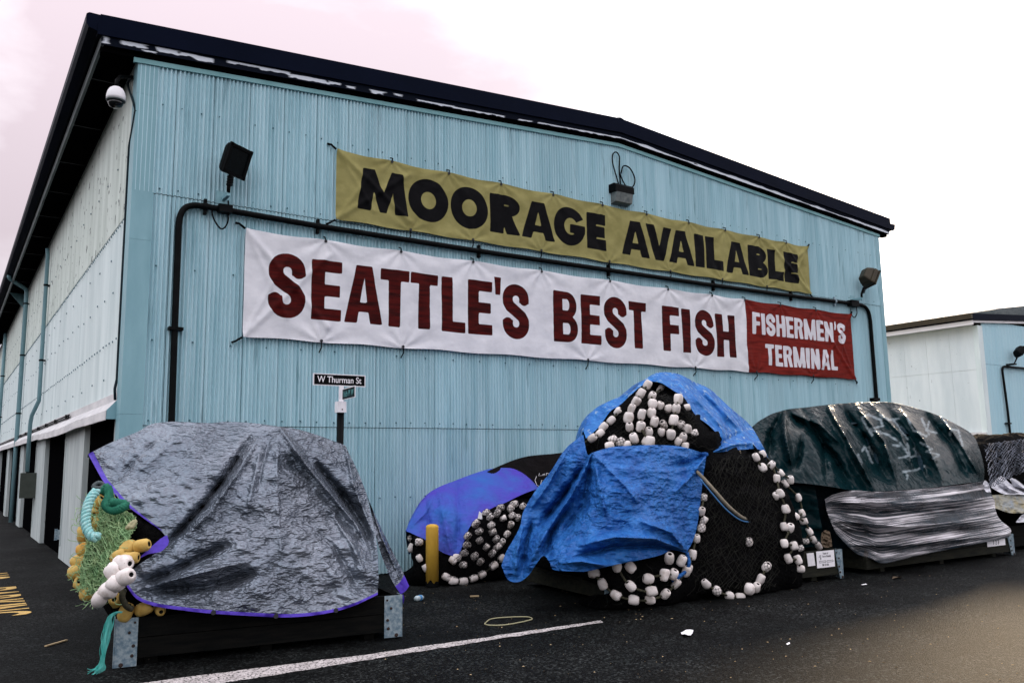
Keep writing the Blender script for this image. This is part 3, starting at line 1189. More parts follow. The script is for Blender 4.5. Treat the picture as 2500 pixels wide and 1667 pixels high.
# corner flashings, in lengths
for x0, x1, side in ((-.030, .30, -1), (XR - .16, XR + .030, 1)):
    zs = [.02, 2.78, 5.55, 7.98, roof_top(x0) - .62]
    for a, b in zip(zs[:-1], zs[1:]):
        mb = MB()
        if side < 0:
            P = [(-.030, .34), (-.030, -.030), (.30, -.030), (.30, -.012), (-.014, -.014), (-.014, .34)]
        else:
            P = [(XR + .03, .30), (XR + .014, .30), (XR + .014, -.014), (XR - .16, -.012), (XR - .16, -.030), (XR + .03, -.030)]
        mb.prism(P, 2, a + .003, b)
        mb.build('corner_flashing', m_flash, wh)

# trim strip below the eave, fascia boards, roof
def gable_band(off0, off1, y0, y1, xa, xb):
    mb_ = MB()
    for p, q in ((xa, RIDGE_X), (RIDGE_X, xb)):
        v = []
        for x in (p, q):
            zt = roof_top(x)
            v += [(x, y0, zt + off0), (x, y1, zt + off0), (x, y1, zt + off1), (x, y0, zt + off1)]
        mb_.add(v, [(0, 1, 5, 4), (1, 2, 6, 5), (2, 3, 7, 6), (3, 0, 4, 7), (0, 3, 2, 1), (4, 5, 6, 7)])
    return mb_


gable_band(-.575, -.655, -.055, -.001, -.10, XR + .05).build('eave_trim', m_trim, wh)
gable_band(0.0, -.165, -.150, -.02, -.63, 21.18).build('upper_fascia', m_roof, wh)
gable_band(-.166, -.352, -.172, -.02, -.66, 21.30).build('lower_fascia', m_roof, wh)
gable_band(-.40, -.574, -.055, .12, -.58, 21.1).build('soffit_board', m_dark, wh)  # near-black strip, shade of the gap above the trim is painted in
# old fascia board with peeling primer
for xa, xb in ((-.60, RIDGE_X), (RIDGE_X, 21.12)):
    nx, nz = 900, 14
    xs = np.linspace(xa, xb, nx)
    fr = np.linspace(0, 1, nz)
    Xg, Fg = np.meshgrid(xs, fr, indexing='ij')
    Zg = roof_top(0) * 0 + (9.846 - .0684 * np.abs(Xg - RIDGE_X)) - .353 - .145 * Fg
    G = np.stack([Xg, np.full_like(Xg, -.135), Zg], -1)
    mb = MB().grid(G)
    ob = mb.build('old_fascia_board', m_fascia_old, wh)
    n1 = fbm(Xg * .55 + 3.1, Fg * .3, 3)
    n2 = fbm(Xg * 5, Fg * 4 + 9, 4)
    n3 = fbm(Xg * 1.7 + 21, Fg * 1.1 + 3, 3)
    if xa < 0:
        # flaked patches: (from, to, upper edge, lower edge) along the board
        peel = np.full_like(Xg, -1.0)
        for pa, pb, fa, fb in ((249, 268, .0, .8), (293, 361, .08, .62), (348, 384, .72, .98), (383, 441, .08, .62), (432, 486, .15, .55), (470, 524, .22, .78), (553, 640, .10, .42), (628, 714, .12, .55), (705, 803, .30, .85), (798, 835, .35, .7),
                               (842, 872, .5, .9), (903, 942, .45, .92), (960, 985, .35, .7), (1018, 1110, .62, .92), (1100, 1232, .70, .97), (1262, 1300, .72, .95), (1312, 1420, .70, .95), (1415, 1526, .68, .96)):
            xa_, xb_ = at(pa, 95 + (pa - 250) * .16, -.135)[0], at(pb, 95 + (pb - 250) * .16, -.135)[0]
            rag = .10 * n2 + .5 * fbm(Xg * 9, Fg * 2.0, 3)
            p_ = np.minimum.reduce([(Xg - xa_) * 1.2 + .10 * n2, (xb_ - Xg) * 1.2 + .10 * n2, Fg - fa + .06 * n2, fb - Fg + .35 * rag])
            peel = np.maximum(peel, p_)
    else:
        thick = .20 + .35 * np.clip(n3, -.3, .5)
        blk2 = _LAT[(np.floor(Xg * .7 + .6 * n2)).astype(int) % 256, 91] - .10
        peel = np.minimum.reduce([.22 + n1 * .5 + n2 * .25, thick - np.abs(Fg - .80), blk2])
    set_attr(ob, 'peel', peel)
    # lower edge return
    MB().grid(np.stack([np.stack([xs, np.full(nx, y), 9.846 - .0684 * np.abs(xs - RIDGE_X) - .498], 1) for y in (-.135, .02)], 1)).build('fascia_return', m_dark, wh)
# roof sheets (two slopes) with eave overhang on both sides
mb = MB()
xa, xb = -.64, 21.2
zt = lambda x: roof_top(x)
for p, q in ((xa, RIDGE_X), (RIDGE_X, xb)):
    v = []
    for x in (p, q):
        v += [(x, -.02, zt(x) - .004), (x, LEN, zt(x) - .004), (x, LEN, zt(x) - .12), (x, -.02, zt(x) - .12)]
    mb.add(v, [(0, 1, 5, 4), (1, 2, 6, 5), (2, 3, 7, 6), (3, 0, 4, 7), (0, 3, 2, 1), (4, 5, 6, 7)])
mb.build('roof', m_roof, wh)
# ridge cap
MB().prism([(RIDGE_X - .10, roof_top(RIDGE_X) - .002), (RIDGE_X, roof_top(RIDGE_X) + .022), (RIDGE_X + .10, roof_top(RIDGE_X) - .002)], 1, -.155, LEN).build('ridge_cap', m_roof, wh)
# left eave: gutter, eave board, soffit with purlin ends
gz = roof_top(-.66)
MB().prism([(-.62, gz - .02), (-.79, gz - .02), (-.83, gz - .05), (-.83, gz - .20), (-.79, gz - .26), (-.66, gz - .30), (-.62, gz - .30)], 1, -.16, LEN).build('gutter', m_roof, wh)
m_eave = mat('worn eave board', (0.06, 0.075, 0.08), (0.12, 0.14, 0.14), (2, 1.2, 6), rough=0.6)
MB().box((-.60, -.12, gz - .50), (-.555, LEN, gz - .315)).build('eave_board', m_eave, wh)
MB().box((-.552, -.01, gz - .36), (-.02, LEN, gz - .33)).build('eave_soffit', m_dark, wh)
for k in range(12):
    yy = 1.4 + 2.4 * k
    MB().box((-.55, yy, gz - .42), (-.04, yy + .05, gz - .362)).build('soffit_batten', m_black, wh)
# one triangular gusset under the eave
MB().prism([(-.55, gz - .37), (-.03, gz - .37), (-.03, gz - .95)], 1, 23.2, 23.24).build('eave_gusset', m_pipe, wh)
# right eave
gz2 = roof_top(21.2)
MB().prism([(21.19, gz2 - .17), (21.40, gz2 - .155), (21.36, gz2 - .33), (21.19, gz2 - .35)], 1, -.168, LEN).build('gutter', m_roof, wh)
MB().box((XR + .01, .01, gz2 - .52), (21.15, LEN, gz2 - .46)).build('eave_soffit', m_eave, wh)

# pale side wall: flatter sheets, two lifts above the door heads
for k in range(34):
    y0 = .33 + 1.22 * k
    if y0 > LEN - 1.3:
        break
    for z0, z1, m_, xo in ((3.14, 6.14, m_pale, .012), (6.10, roof_top(0) - .45, m_pale_hi, 0.0)):
        key = 'side%s' % z0
        if key not in MATS:
            MATS[key] = corr_panel(1.22, z0, z1, z1, 1.22 / 18, .006, 4, 0).mesh('side_siding_panel', m_)
        # sheet faces -X: rotate XZ panel about Z by -90 degrees
        inst('side_siding_panel', MATS[key], wh, Matrix.Translation((xo + .006, y0 + 1.22, 0)) @ Matrix.Rotation(math.radians(-90), 4, 'Z'))
# right hand side wall
MB().box((XR - .01, .30, .02), (XR + .01, LEN, roof_top(XR) - .5)).build('side_wall', m_pale, wh)
MB().box((.1, LEN - .1, .02), (XR - .05, LEN, roof_top(0) - .55)).build('rear_wall', m_pale, wh)
# fasteners on the front: rows of screw heads
mb = MB()
for zr_, st in ((ZL + .085, .305), (1.35, .305), (3.95, .61), (5.15, .61), (ZU + .09, .305), (7.86, .305)):
    for k in range(int(XR / st)):
        x = .38 + k * st + rnd.uniform(-.01, .01)
        if x > XR - .2:
            break
        if rnd.random() < .06:
            continue
        z = zr_ + rnd.uniform(-.012, .012)
        mb.lathe([(.015, 0), (.015, .008), (.006, .016)], 6, Matrix.Translation((x, -.012, z)) @ Matrix.Rotation(math.radians(90), 4, 'X'))
tag(mb.build('screw_heads', m_fast, wh), kind='stuff')
mb = MB()
for zr_, st in ((4.06, .34), (4.95, .9), (5.6, 1.3), (3.5, 1.4), (7.2, 1.1), (6.02, .18)):
    for k in range(int(36 / st)):
        y = .5 + k * st + rnd.uniform(-.02, .02)
        mb.lathe([(.020, 0), (.020, .008), (.008, .016)], 6, Matrix.Translation((-.004, y, zr_ + rnd.uniform(-.03, .03) * (2 if st > .5 else .4))) @ Matrix.Rotation(math.radians(-90), 4, 'Y'))
tag(mb.build('side_screw_heads', m_fast, wh), kind='stuff')

# white flashing and bent drip canopy over the doors of the side wall
MB().box((-.008, .34, 2.97), (.02, LEN, 3.155)).build('door_head_flashing', m_white, wh)
mb = MB()
n = 90
ys = np.linspace(.35, 34, n)
sag = np.where((ys > 4) & (ys < 12), -.05 * np.sin((ys - 4) / 8 * math.pi), 0) + .02 * fbm(ys * .9, ys * 0, 3)
prof = [(.0, 3.015), (-.035, 3.01), (-.165, 2.865), (-.17, 2.72)]
G = np.stack([np.stack([np.full(n, x) + (0 if i < 2 else 1) * .6 * sag, ys, z + (0 if i < 2 else 1) * sag], 1) for i, (x, z) in enumerate(prof)], 1)
mb.grid(G)
mb.grid(G[:, ::-1] + np.array([.006, 0, -.006]))
mb.build('drip_canopy', m_white, wh)
MB().prism([(.0, 3.012), (-.035, 3.007), (-.165, 2.863), (-.17, 2.72), (.0, 2.72)], 1, .343, .349).build('canopy_end', m_flash, wh)
# pilasters between the door bays
for y0, y1 in ((.31, .62), (4.03, 7.10), (11.45, 14.1), (18.6, 20.1), (26.0, 27.4), (33, 42)):
    MB().box((0.0, y0, .015), (.5, y1, 2.97)).build('pilaster', m_pilaster, wh)
    if y1 - y0 > 1:
        MB().box((-.022, y1 - .30, .3), (-.001, y1 - .24, 2.6)).build('pilaster_batten', m_pilaster, wh)
# doors in the bays
for y0, y1 in ((.62, 4.03), (7.10, 11.45), (14.1, 18.6), (20.1, 26.0), (27.4, 33.0)):
    MB().box((.40, y0 + .002, .015), (.44, y1 - .002, 2.96)).build('door_recess', m_dark, wh)  # shade of the deep opening painted onto the back panel
    nd = max(2, int((y1 - y0) / 1.15))
    wd = (y1 - y0) / nd
    for k in range(nd):
        a, b = y0 + k * wd + .05, y0 + (k + 1) * wd - .05
        dr = MB().box((.33, a, .05), (.38, b, 2.35)).build('door', m_door, wh)
        for c0, c1 in ((a + .08, (a + b) / 2 - .05), ((a + b) / 2 + .05, b - .08)):
            MB().box((.305, c0 - .03, 1.02), (.329, c0, 2.25)).box((.305, c1, 1.02), (.329, c1 + .03, 2.25)).box((.305, c0, 2.22), (.329, c1, 2.25)).box((.305, c0, 1.02), (.329, c1, 1.05)).build('door_frame', m_door, dr)
            mbl = MB()
            for q_ in range(9):
                z = .18 + q_ * .075
                mbl.obox((.318, c0 + .02, z), (.318, c1 - .02, z), (-.5, 0, .8), .012, .05)
            mbl.build('louvre', m_door, dr)
        MB().box((.30, a, .86), (.329, b, .98)).build('lock_rail', m_door, dr)
# small hasp on the first pilaster
MB().box((-.05, 6.98, .42), (-.001, 7.10, .62)).box((-.10, 7.08, .40), (-.045, 7.12, .64)).build('hasp', m_galv, wh)

# pipes on the side wall
def pipe(name, pts, r, label, bands=(), n=10, m=None):
    t_ = thing(name, label, 'pipe', tuple(pts[-1]))
    MB().tube(pts, r, n).build('pipe_run', m or m_pipe, t_, smooth=True)
    for b in bands:
        MB().lathe([(r + .012, -.025), (r + .012, .025)], 10, Matrix.Translation(b)).box((b[0], b[1] - .03, b[2] - .02), (b[0] + .10, b[1] + .13, b[2] + .02)).build('pipe_bracket', m_black, t_)
    return t_


def bend(pts, n=8):
    return smooth_line(pts, n)


pipe('downpipe', [(-.12, 13.2, 8.3), (-.10, 13.2, 8.1), (-.10, 13.1, 6), (-.10, 13.0, 4.0), (-.10, 13.0, 3.85), (-.22, 13.4, 3.45), (-.24, 13.5, 3.2), (-.24, 13.5, 1.86)], .055,
     'teal pipe on pale side wall jogging out to the grey cabinet', [(-.10, 13.14, 7.2), (-.10, 13.05, 5.0)])
sw = smooth_line([(-.70, 20.3, 8.82), (-.68, 20.4, 8.72), (-.35, 20.6, 8.55), (-.14, 20.7, 8.42), (-.11, 20.7, 8.2)], 14)
pipe('downpipe', np.vstack([sw, [(-.11, 20.7, 5), (-.11, 20.7, 3), (-.11, 20.7, .07)]]), .075, 'thick teal downpipe with swan neck dropping from the gutter to the ground', [(-.11, 20.7, 7.9), (-.11, 20.7, 6.0), (-.11, 20.7, 3.9)])
pipe('downpipe', [(-.11, 33.4, 8.5), (-.11, 33.4, 5), (-.11, 33.4, 2), (-.11, 33.4, .05)], .08, 'farthest teal downpipe at the left edge of the side wall', [(-.11, 33.4, 6.4), (-.11, 33.4, 4.4)])
cb_ = thing('utility_cabinet', 'grey green metal cabinet on the side wall below the jogged pipe', 'cabinet', (-.2, 13.5, 1.1))
p0, p1 = at(52, 1156, 13.45), at(86, 1213, 13.45)
MB().box((p0[0], 13.46, p1[2]), (p1[0], 13.80, p0[2])).build('cabinet_body', m_greybox, cb_)
MB().box((p0[0] - .02, 13.43, p1[2] - .02), (p1[0] + .03, 13.457, p0[2] + .02)).build('cabinet_door', m_greybox, cb_)
MB().box((p1[0] + .002, 13.5, p0[2] - .12), (.05, 13.62, p0[2] - .06)).build('cabinet_arm', m_black, cb_)
# thin conduit at the corner and lines above the canopy
cc = thing('corner_conduit', 'thin dark conduit running down the pale wall beside the front corner', 'conduit', (-.05, .42, 3.1))
pts = smooth_line([atx(322, 190, -.03), atx(312, 205, -.04), atx(324, 245, -.05), atx(331, 270, -.03)], 14)
tail_ = [(-.03, .42, z) for z in (7.2, 6.0, 5.0, 4.0, 3.35)] + [(-.06, .38, 3.2), (-.05, .36, 3.02)]
MB().tube(np.vstack([pts, tail_]), .022, 6).build('conduit_run', m_door, cc, smooth=True)
hc = thing('canopy_conduit', 'pair of dark cables clipped above the white canopy of the side wall', 'cable', (-.05, 6, 3.05))
for z in (3.045, 3.09):
    MB().tube([(-.05, 6.2, z), (-.05, 10, z), (-.05, 16, z - .01), (-.05, 24, z), (-.05, 33, z)], .016, 6).build('cable_run', m_black, hc)
for k in range(7):
    MB().box((-.08, 6.6 + 2.2 * k, 3.02), (-.009, 6.68 + 2.2 * k, 3.115)).build('cable_clip', m_black, hc)

# ------------------------------------------------------------------ conduit across the front
fc = thing('wall_conduit', 'black pipe framing the banners across the teal front', 'conduit', (.7, -.08, 0))
cy = -.085
pts = [(.715, cy, .02), (.715, cy, 2), (.70, cy, 4), (.69, cy, 5.75)] + list(smooth_line([(.69, cy, 5.85), (.71, cy, 6.02), (.78, cy, 6.16), (.92, cy, 6.225), (1.1, cy, 6.235)], 12)) + \
      [(3.06, cy, 6.19), (6.46, cy, 6.175), (10, cy, 6.185), (13.3, cy, 6.20), (16, cy, 6.23), (18.7, cy, 6.27)] + \
      list(smooth_line([(19.35, cy, 6.28), (19.62, cy, 6.24), (19.78, cy, 6.10), (19.84, cy, 5.85)], 10)) + [(19.85, cy, 4.0), (19.85, cy, .02)]
MB().tube(pts, .052, 10).build('conduit_run', m_black, fc, smooth=True)
for x, z in ((1.1, 6.235), (3.06, 6.19), (6.46, 6.175), (9.9, 6.185), (13.3, 6.20), (16.3, 6.235), (18.2, 6.26)):
    MB().lathe([(.062, -.03), (.062, .03)], 10, Matrix.Translation((x, cy, z)) @ Matrix.Rotation(math.radians(90), 4, 'Y')).box((x - .022, cy - .01, z - .13), (x + .022, -.012, z + .13)).build('conduit_clamp', m_galv if x > 18 else m_black, fc)
for z in (4.15,):
    MB().box((.60, cy - .065, z - .025), (.82, -.012, z + .025)).build('conduit_clamp', m_black, fc)
    MB().box((19.62, cy - .065, 3.52), (19.93, -.012, 3.60)).build('conduit_clamp', m_black, fc)
MB().box((1.30, -.19, 6.17), (1.52, -.03, 6.30)).build('junction_box', m_black, fc)
MB().box((18.85, -.19, 6.19), (19.2, -.03, 6.36)).build('junction_box', m_black, fc)
for loop in ([at(517, 508, -.1), at(520, 530, -.11), at(533, 553, -.12), at(544, 559, -.12), at(555, 545, -.12), at(558, 520, -.12), at(557, 490, -.12)],
             [at(2077, 752, -.1), at(2078, 765, -.11), at(2085, 775, -.12), at(2092, 766, -.12), at(2091, 750, -.1)]):
    MB().tube(smooth_line(loop, 26), .014, 6).build('cable_loop', m_cord, fc, smooth=True)


# ------------------------------------------------------------------ banners
def banner(name, label, x0, x1, z0, z1, m, step, specs, t, tb, ties, bulge, red_x=None, specs2=(), t2=0, tb2=0):
    th = thing(name, label, 'banner', ((x0 + x1) / 2, -.04, z0))
    nx, nz = int((x1 - x0) / step) + 1, int((z1 - z0) / step) + 1
    X, Z = np.meshgrid(np.linspace(x0, x1, nx), np.linspace(z0, z1, nz), indexing='ij')
    Yd = np.full_like(X, -.085)
    H = z1 - z0
    # tension folds fanning from the ties
    for tx, top in ties:
        tz = z1 if top else z0
        ang = np.arctan2(X - tx, np.abs(Z - tz) + 1e-6)
        rr = np.hypot(X - tx, Z - tz)
        k_ = rnd.uniform(0, 6.28)
        Yd -= .012 * np.cos(ang * 9 + k_) * np.exp(-rr / (.55 * H)) * np.clip(rr / .12, 0, 1)
    for cxn, czn in ((x0, z1), (x1, z1), (x0, z0), (x1, z0)):
        d = seg_dist(X, Z, [(cxn, czn), (cxn + (1.5 if cxn == x0 else -1.5), czn + (-.85 * H if czn == z1 else .85 * H))])
        Yd -= .03 * np.exp(-(d / .055) ** 2)
        d = seg_dist(X, Z, [(cxn, czn), (cxn + (.75 if cxn == x0 else -.75), czn + (-.8 * H if czn == z1 else .8 * H))])
        Yd -= .018 * np.exp(-(d / .04) ** 2)
    Yd -= bulge * fbm(X * .8, Z * 1.1 + 5, 3) + .010 * fbm(X * 3.1 + Z * 1.3, Z * 4 - X * .9, 3, True) + .004 * fbm(X * 14, Z * 17, 3)
    # scalloped edges between ties
    tx = sorted(q for q, top in ties if top)
    sc_ = np.zeros_like(X)
    for a, b in zip([x0] + tx, tx + [x1]):
        mk = (X >= a) & (X <= b)
        if b > a:
            sc_[mk] = np.sin((X[mk] - a) / (b - a) * math.pi) ** 2
    fz = (Z - z0) / H
    Zd = Z - .028 * sc_ * np.clip(fz * 3 - 2, 0, 1) + .022 * sc_ * np.clip(1 - fz * 3, 0, 1)
    sheet = MB().grid(np.stack([X, Yd, Zd], -1))
    o = sheet.build('cloth', m, th, smooth=True)
    set_attr(o, 'ink', letters(X, Z, specs, t, tb))
    if red_x is not None:
        edge = red_x + .012 * np.sin(Z * 5)
        set_attr(o, 'field', edge - X)
        set_attr(o, 'ink2', letters(X, Z, specs2, t2, tb2))
    # ties and eyelets
    for tx_, top in ties:
        tz = z1 if top else z0
        dz = .07 if top else -.17
        MB().tube([(tx_, -.10, tz - (.015 if top else -.015)), (tx_ + rnd.uniform(-.02, .02), -.10, tz + dz * .5), (tx_ - .01, -.02, tz + dz)], .012, 5).build('tie', m_cord, th)
        MB().lathe([(.028, 0), (.028, .01)], 8, Matrix.Translation((tx_, -.098, tz - (.03 if top else -.03))) @ Matrix.Rotation(math.radians(90), 4, 'X')).build('eyelet', m_grom, th)
    for cxn, czn, sx, sz in ((x0, z1, -1, 1), (x1, z1, 1, 1), (x0, z0, -1, -1), (x1, z0, 1, -1)):
        MB().tube([(cxn, -.07, czn), (cxn + sx * .10, -.07, czn + sz * .07), (cxn + sx * .15, -.02, czn + sz * .09)], .020, 6).build('tie', m_cord, th)
    return th


m_ban1 = mat('mustard banner cloth', (0.325, 0.295, 0.115), (0.235, 0.212, 0.075), (2.3, 1.3, 3.0), rough=0.7, spec=0.08, bump=0.3, bscale=55, dist=0.004, detail=8)
attr_mix(m_ban1, 'ink', (0.0022, 0.0022, 0.003))
m_ban2 = mat('white banner cloth', (0.76, 0.76, 0.79), (0.63, 0.635, 0.67), (2.2, 2.2, 3.5), rough=0.7, spec=0.08, bump=0.3, bscale=30, dist=0.006, detail=9)
attr_mix(m_ban2, 'field', (0.185, 0.015, 0.010), vary=(0.11, 0.009, 0.006))
attr_mix(m_ban2, 'ink', (0.075, 0.005, 0.004), vary=(0.024, 0.0022, 0.0022))
attr_mix(m_ban2, 'ink2', (0.66, 0.65, 0.69))
B1 = [('M', 3.79, 4.86, 6.63, 7.46), ('O', 4.86, 5.74, 6.61, 7.47), ('O', 5.79, 6.67, 6.61, 7.47), ('R', 6.72, 7.47, 6.62, 7.45), ('A', 7.50, 8.38, 6.62, 7.45), ('G', 8.35, 9.22, 6.61, 7.46),
      ('E', 9.27, 9.83, 6.61, 7.45), ('A', 10.30, 11.17, 6.61, 7.45), ('V', 11.05, 11.91, 6.60, 7.45), ('A', 11.79, 12.64, 6.60, 7.44), ('I', 12.68, 13.01, 6.60, 7.44), ('L', 13.07, 13.69, 6.60, 7.44),
      ('A', 13.76, 14.62, 6.59, 7.43), ('B', 14.64, 15.38, 6.59, 7.43), ('L', 15.40, 16.02, 6.59, 7.42), ('E', 16.06, 16.65, 6.59, 7.42)]
ties1 = [(x, True) for x in (4.5, 5.75, 7.0, 8.35, 9.75, 11.1, 12.5, 13.8, 15.1, 16.2)] + [(x, False) for x in (4.9, 6.3, 8.0, 9.9, 11.8, 13.6, 15.3)]
banner('moorage_banner', 'upper mustard yellow banner with black letters MOORAGE AVAILABLE', 3.38, 17.13, 6.36, 7.70, m_ban1, .028, B1, .335, .255, ties1, .03)
z0_, z1_ = 4.47, 5.58
B2 = [('S', 2.18, 2.84, 4.48, 5.61), ('E', 2.95, 3.52, 4.49, 5.58), ('a', 3.58, 4.33, 4.49, 5.58), ('T', 4.28, 4.87, 4.48, 5.57), ('T', 4.90, 5.50, 4.48, 5.57), ('L', 5.58, 6.12, 4.47, 5.57),
      ('E', 6.18, 6.75, 4.47, 5.57), ("'", 6.80, 6.97, 5.32, 5.70), ('S', 7.0, 7.66, 4.45, 5.58), ('B', 8.29, 8.95, 4.46, 5.57), ('E', 9.04, 9.60, 4.46, 5.56), ('S', 9.70, 10.36, 4.44, 5.57),
      ('T', 10.43, 10.98, 4.45, 5.54), ('F', 11.48, 12.05, 4.46, 5.53), ('I', 12.12, 12.40, 4.45, 5.52), ('S', 12.55, 13.21, 4.43, 5.53), ('H', 13.29, 13.98, 4.42, 5.50)]
F2, x = [], 14.65
ws = {'F': .33, 'I': .17, 'S': .40, 'H': .40, 'E': .33, 'r': .40, 'm': .55, 'N': .42, '`': .12, 'T': .38, 'a': .46, 'L': .34}
tot = sum(ws[c] for c in 'FISHErmEN`S')
k_ = (18.58 - 14.65) / (tot + .045 * 10)
for c in 'FISHErmEN`S':
    top = 5.66
    F2.append((c, x, x + ws[c] * k_, 5.09 if c != '`' else 5.45, top + (.05 if c == '`' else 0)))
    x += (ws[c] + .045) * k_
tot = sum(ws[c] for c in 'TErmINaL')
x = 15.11
k_ = (18.13 - 15.11) / (tot + .05 * 7)
for c in 'TErmINaL':
    F2.append((c, x, x + ws[c] * k_, 4.30, 4.86))
    x += (ws[c] + .05) * k_
ties2 = [(x, True) for x in (3.2, 4.7, 6.3, 8.0, 9.9, 11.7, 13.2, 14.4, 15.8, 17.3)] + [(x, False) for x in (3.15, 4.75, 9.2, 12.5, 14.7, 17.0)]
banner('seafood_banner', "lower white and red banner reading SEATTLE'S BEST FISH FISHERMEN'S TERMINAL", 1.77, 18.9, 4.09, 5.96, m_ban2, .030, B2, .250, .215, ties2, .025, 14.41, F2, .134, .106)


# ------------------------------------------------------------------ wall lamps and camera
def flood(name, label, c, ax, up, w, h, d, housing, lens):
    """box floodlight: c centre, ax direction it faces, up"""
    t_ = thing(name, label, 'floodlight', tuple(c), 'floodlights on stems')
    ax, up = Vector(ax).normalized(), Vector(up)
    sd = ax.cross(up).normalized()
    up = sd.cross(ax).normalized()
    m_ = Matrix(((sd.x, up.x, -ax.x, c[0]), (sd.y, up.y, -ax.y, c[1]), (sd.z, up.z, -ax.z, c[2]), (0, 0, 0, 1)))

    def frustum(z0, w0, h0, z1, w1, h1, o=None):
        v = [(-w0 / 2, -h0 / 2, z0), (w0 / 2, -h0 / 2, z0), (w0 / 2, h0 / 2, z0), (-w0 / 2, h0 / 2, z0), (-w1 / 2, -h1 / 2, z1), (w1 / 2, -h1 / 2, z1), (w1 / 2, h1 / 2, z1), (-w1 / 2, h1 / 2, z1)]
        return [m_ @ Vector(p) for p in v], [(0, 3, 2, 1), (4, 5, 6, 7), (0, 1, 5, 4), (1, 2, 6, 5), (2, 3, 7, 6), (3, 0, 4, 7)]
    b = MB().add(*frustum(0, w, h, d * .45, w, h)).add(*frustum(d * .4501, w * .99, h * .99, d, w * .62, h * .66)).build('housing', housing, t_)
    bv = b.modifiers.new('edge', 'BEVEL')
    bv.width = .04
    bv.segments = 2
    fr_ = MB()
    for sx, sy, ww, hh in ((0, h / 2 - .02, w + .02, .05), (0, -h / 2 + .02, w + .02, .05), (w / 2 - .02, 0, .05, h + .02), (-w / 2 + .02, 0, .05, h + .02)):
        fr_.box((sx - ww / 2, sy - hh / 2, -.03), (sx + ww / 2, sy + hh / 2, .004), m_)
    fr_.build('door_frame', housing, t_)
    MB().box((-w / 2 + .045, -h / 2 + .045, -.008), (w / 2 - .045, h / 2 - .045, .003), m_).build('lens', lens, t_)
    return t_, m_


def stem(t_, top, base_x, base_z, y=-.33):
    MB().tube([top, (base_x, y, base_z + .10), (base_x, y, base_z)], .032, 8).build('stem', m_black, t_, smooth=True)
    mbk = MB()
    for k in range(4):
        p = Vector(top) + (Vector((base_x, y, base_z)) - Vector(top)) * (.12 + .14 * k)
        mbk.lathe([(.055, -.012), (.055, .012)], 10, Matrix.Translation(p))
    mbk.build('knuckle', m_black, t_)
    MB().box((base_x - .03, y - .02, base_z - .05), (base_x + .03, -.03, base_z + .01)).build('arm', m_flash, t_)
    MB().box((base_x - .12, -.034, base_z - .11), (base_x + .12, -.014, base_z + .11)).build('wall_plate', m_flash, t_)


t_, _m = flood('floodlight', 'large square black floodlight on the upper left of the teal front', (1.50, -.42, 6.99), (.42, -.80, -.30), (0, .1, 1), .47, .50, .22, m_black, m_lens_dk)
stem(t_, (1.42, -.36, 6.76), 1.40, 6.45)
t_, _m = flood('floodlight', 'bronze floodlight tilted outward near the right corner of the teal front', (19.45, -.50, 6.95), (.85, -.35, -.55), (.45, 0, 1), .42, .48, .36, m_bronze, m_lens)
stem(t_, (19.15, -.42, 6.72), 19.12, 6.42)
wp = thing('wall_pack_light', 'small black wall light with pale lens under the ridge', 'wall light', (10.3, -.15, 7.8))
MB().prism([(-.014, 8.22), (-.20, 8.22), (-.26, 8.16), (-.26, 8.02), (-.014, 8.02)], 0, 10.02, 10.58).build('hood', m_black, wp)
MB().prism([(-.014, 8.018), (-.25, 8.018), (-.20, 7.80), (-.014, 7.76)], 0, 10.05, 10.55).build('lens', m_lens, wp)
for lp in ([(10.27, -.08, 8.25), (10.20, -.08, 8.45), (10.10, -.09, 8.72), (10.10, -.09, 8.92), (10.21, -.09, 9.02), (10.31, -.09, 8.92), (10.30, -.08, 8.6), (10.33, -.08, 8.25)],
           [(10.33, -.10, 8.52), (10.42, -.10, 8.72), (10.62, -.10, 8.70), (10.76, -.10, 8.48), (10.70, -.10, 8.28), (10.52, -.10, 8.22), (10.40, -.10, 8.33), (10.30, -.10, 8.5)]):
    MB().tube(smooth_line(lp, 40), .016, 6).build('cable_loop', m_cord, wp, smooth=True)

dc = thing('dome_camera', 'white domed security camera hanging below the left eave', 'camera', (-.3, -.1, 7.7))
pc = at(283, 240, .05)
mm = Matrix.Translation(pc)
mm = mm @ Matrix.Scale(.76, 4)
MB().lathe([(.04, .24), (.09, .235), (.135, .20), (.168, .14), (.187, .06), (.192, .0), (.188, -.05)], 24, mm).build('shell', m_cam, dc, smooth=True)
MB().lathe([(.189, -.051), (.190, -.068), (.165, -.082)], 24, mm).build('collar', m_eave, dc, smooth=True)
MB().lathe([(.158, -.083), (.150, -.13), (.12, -.185), (.07, -.215), (.01, -.222)], 24, mm).build('dome', m_glass, dc, smooth=True)
MB().tube([pc + [0, 0, .17], pc + [0, 0, .30], pc + [.06, .1, .42], (-.02, .42, pc[2] + .58)], .03, 8).build('arm', m_black, dc, smooth=True)

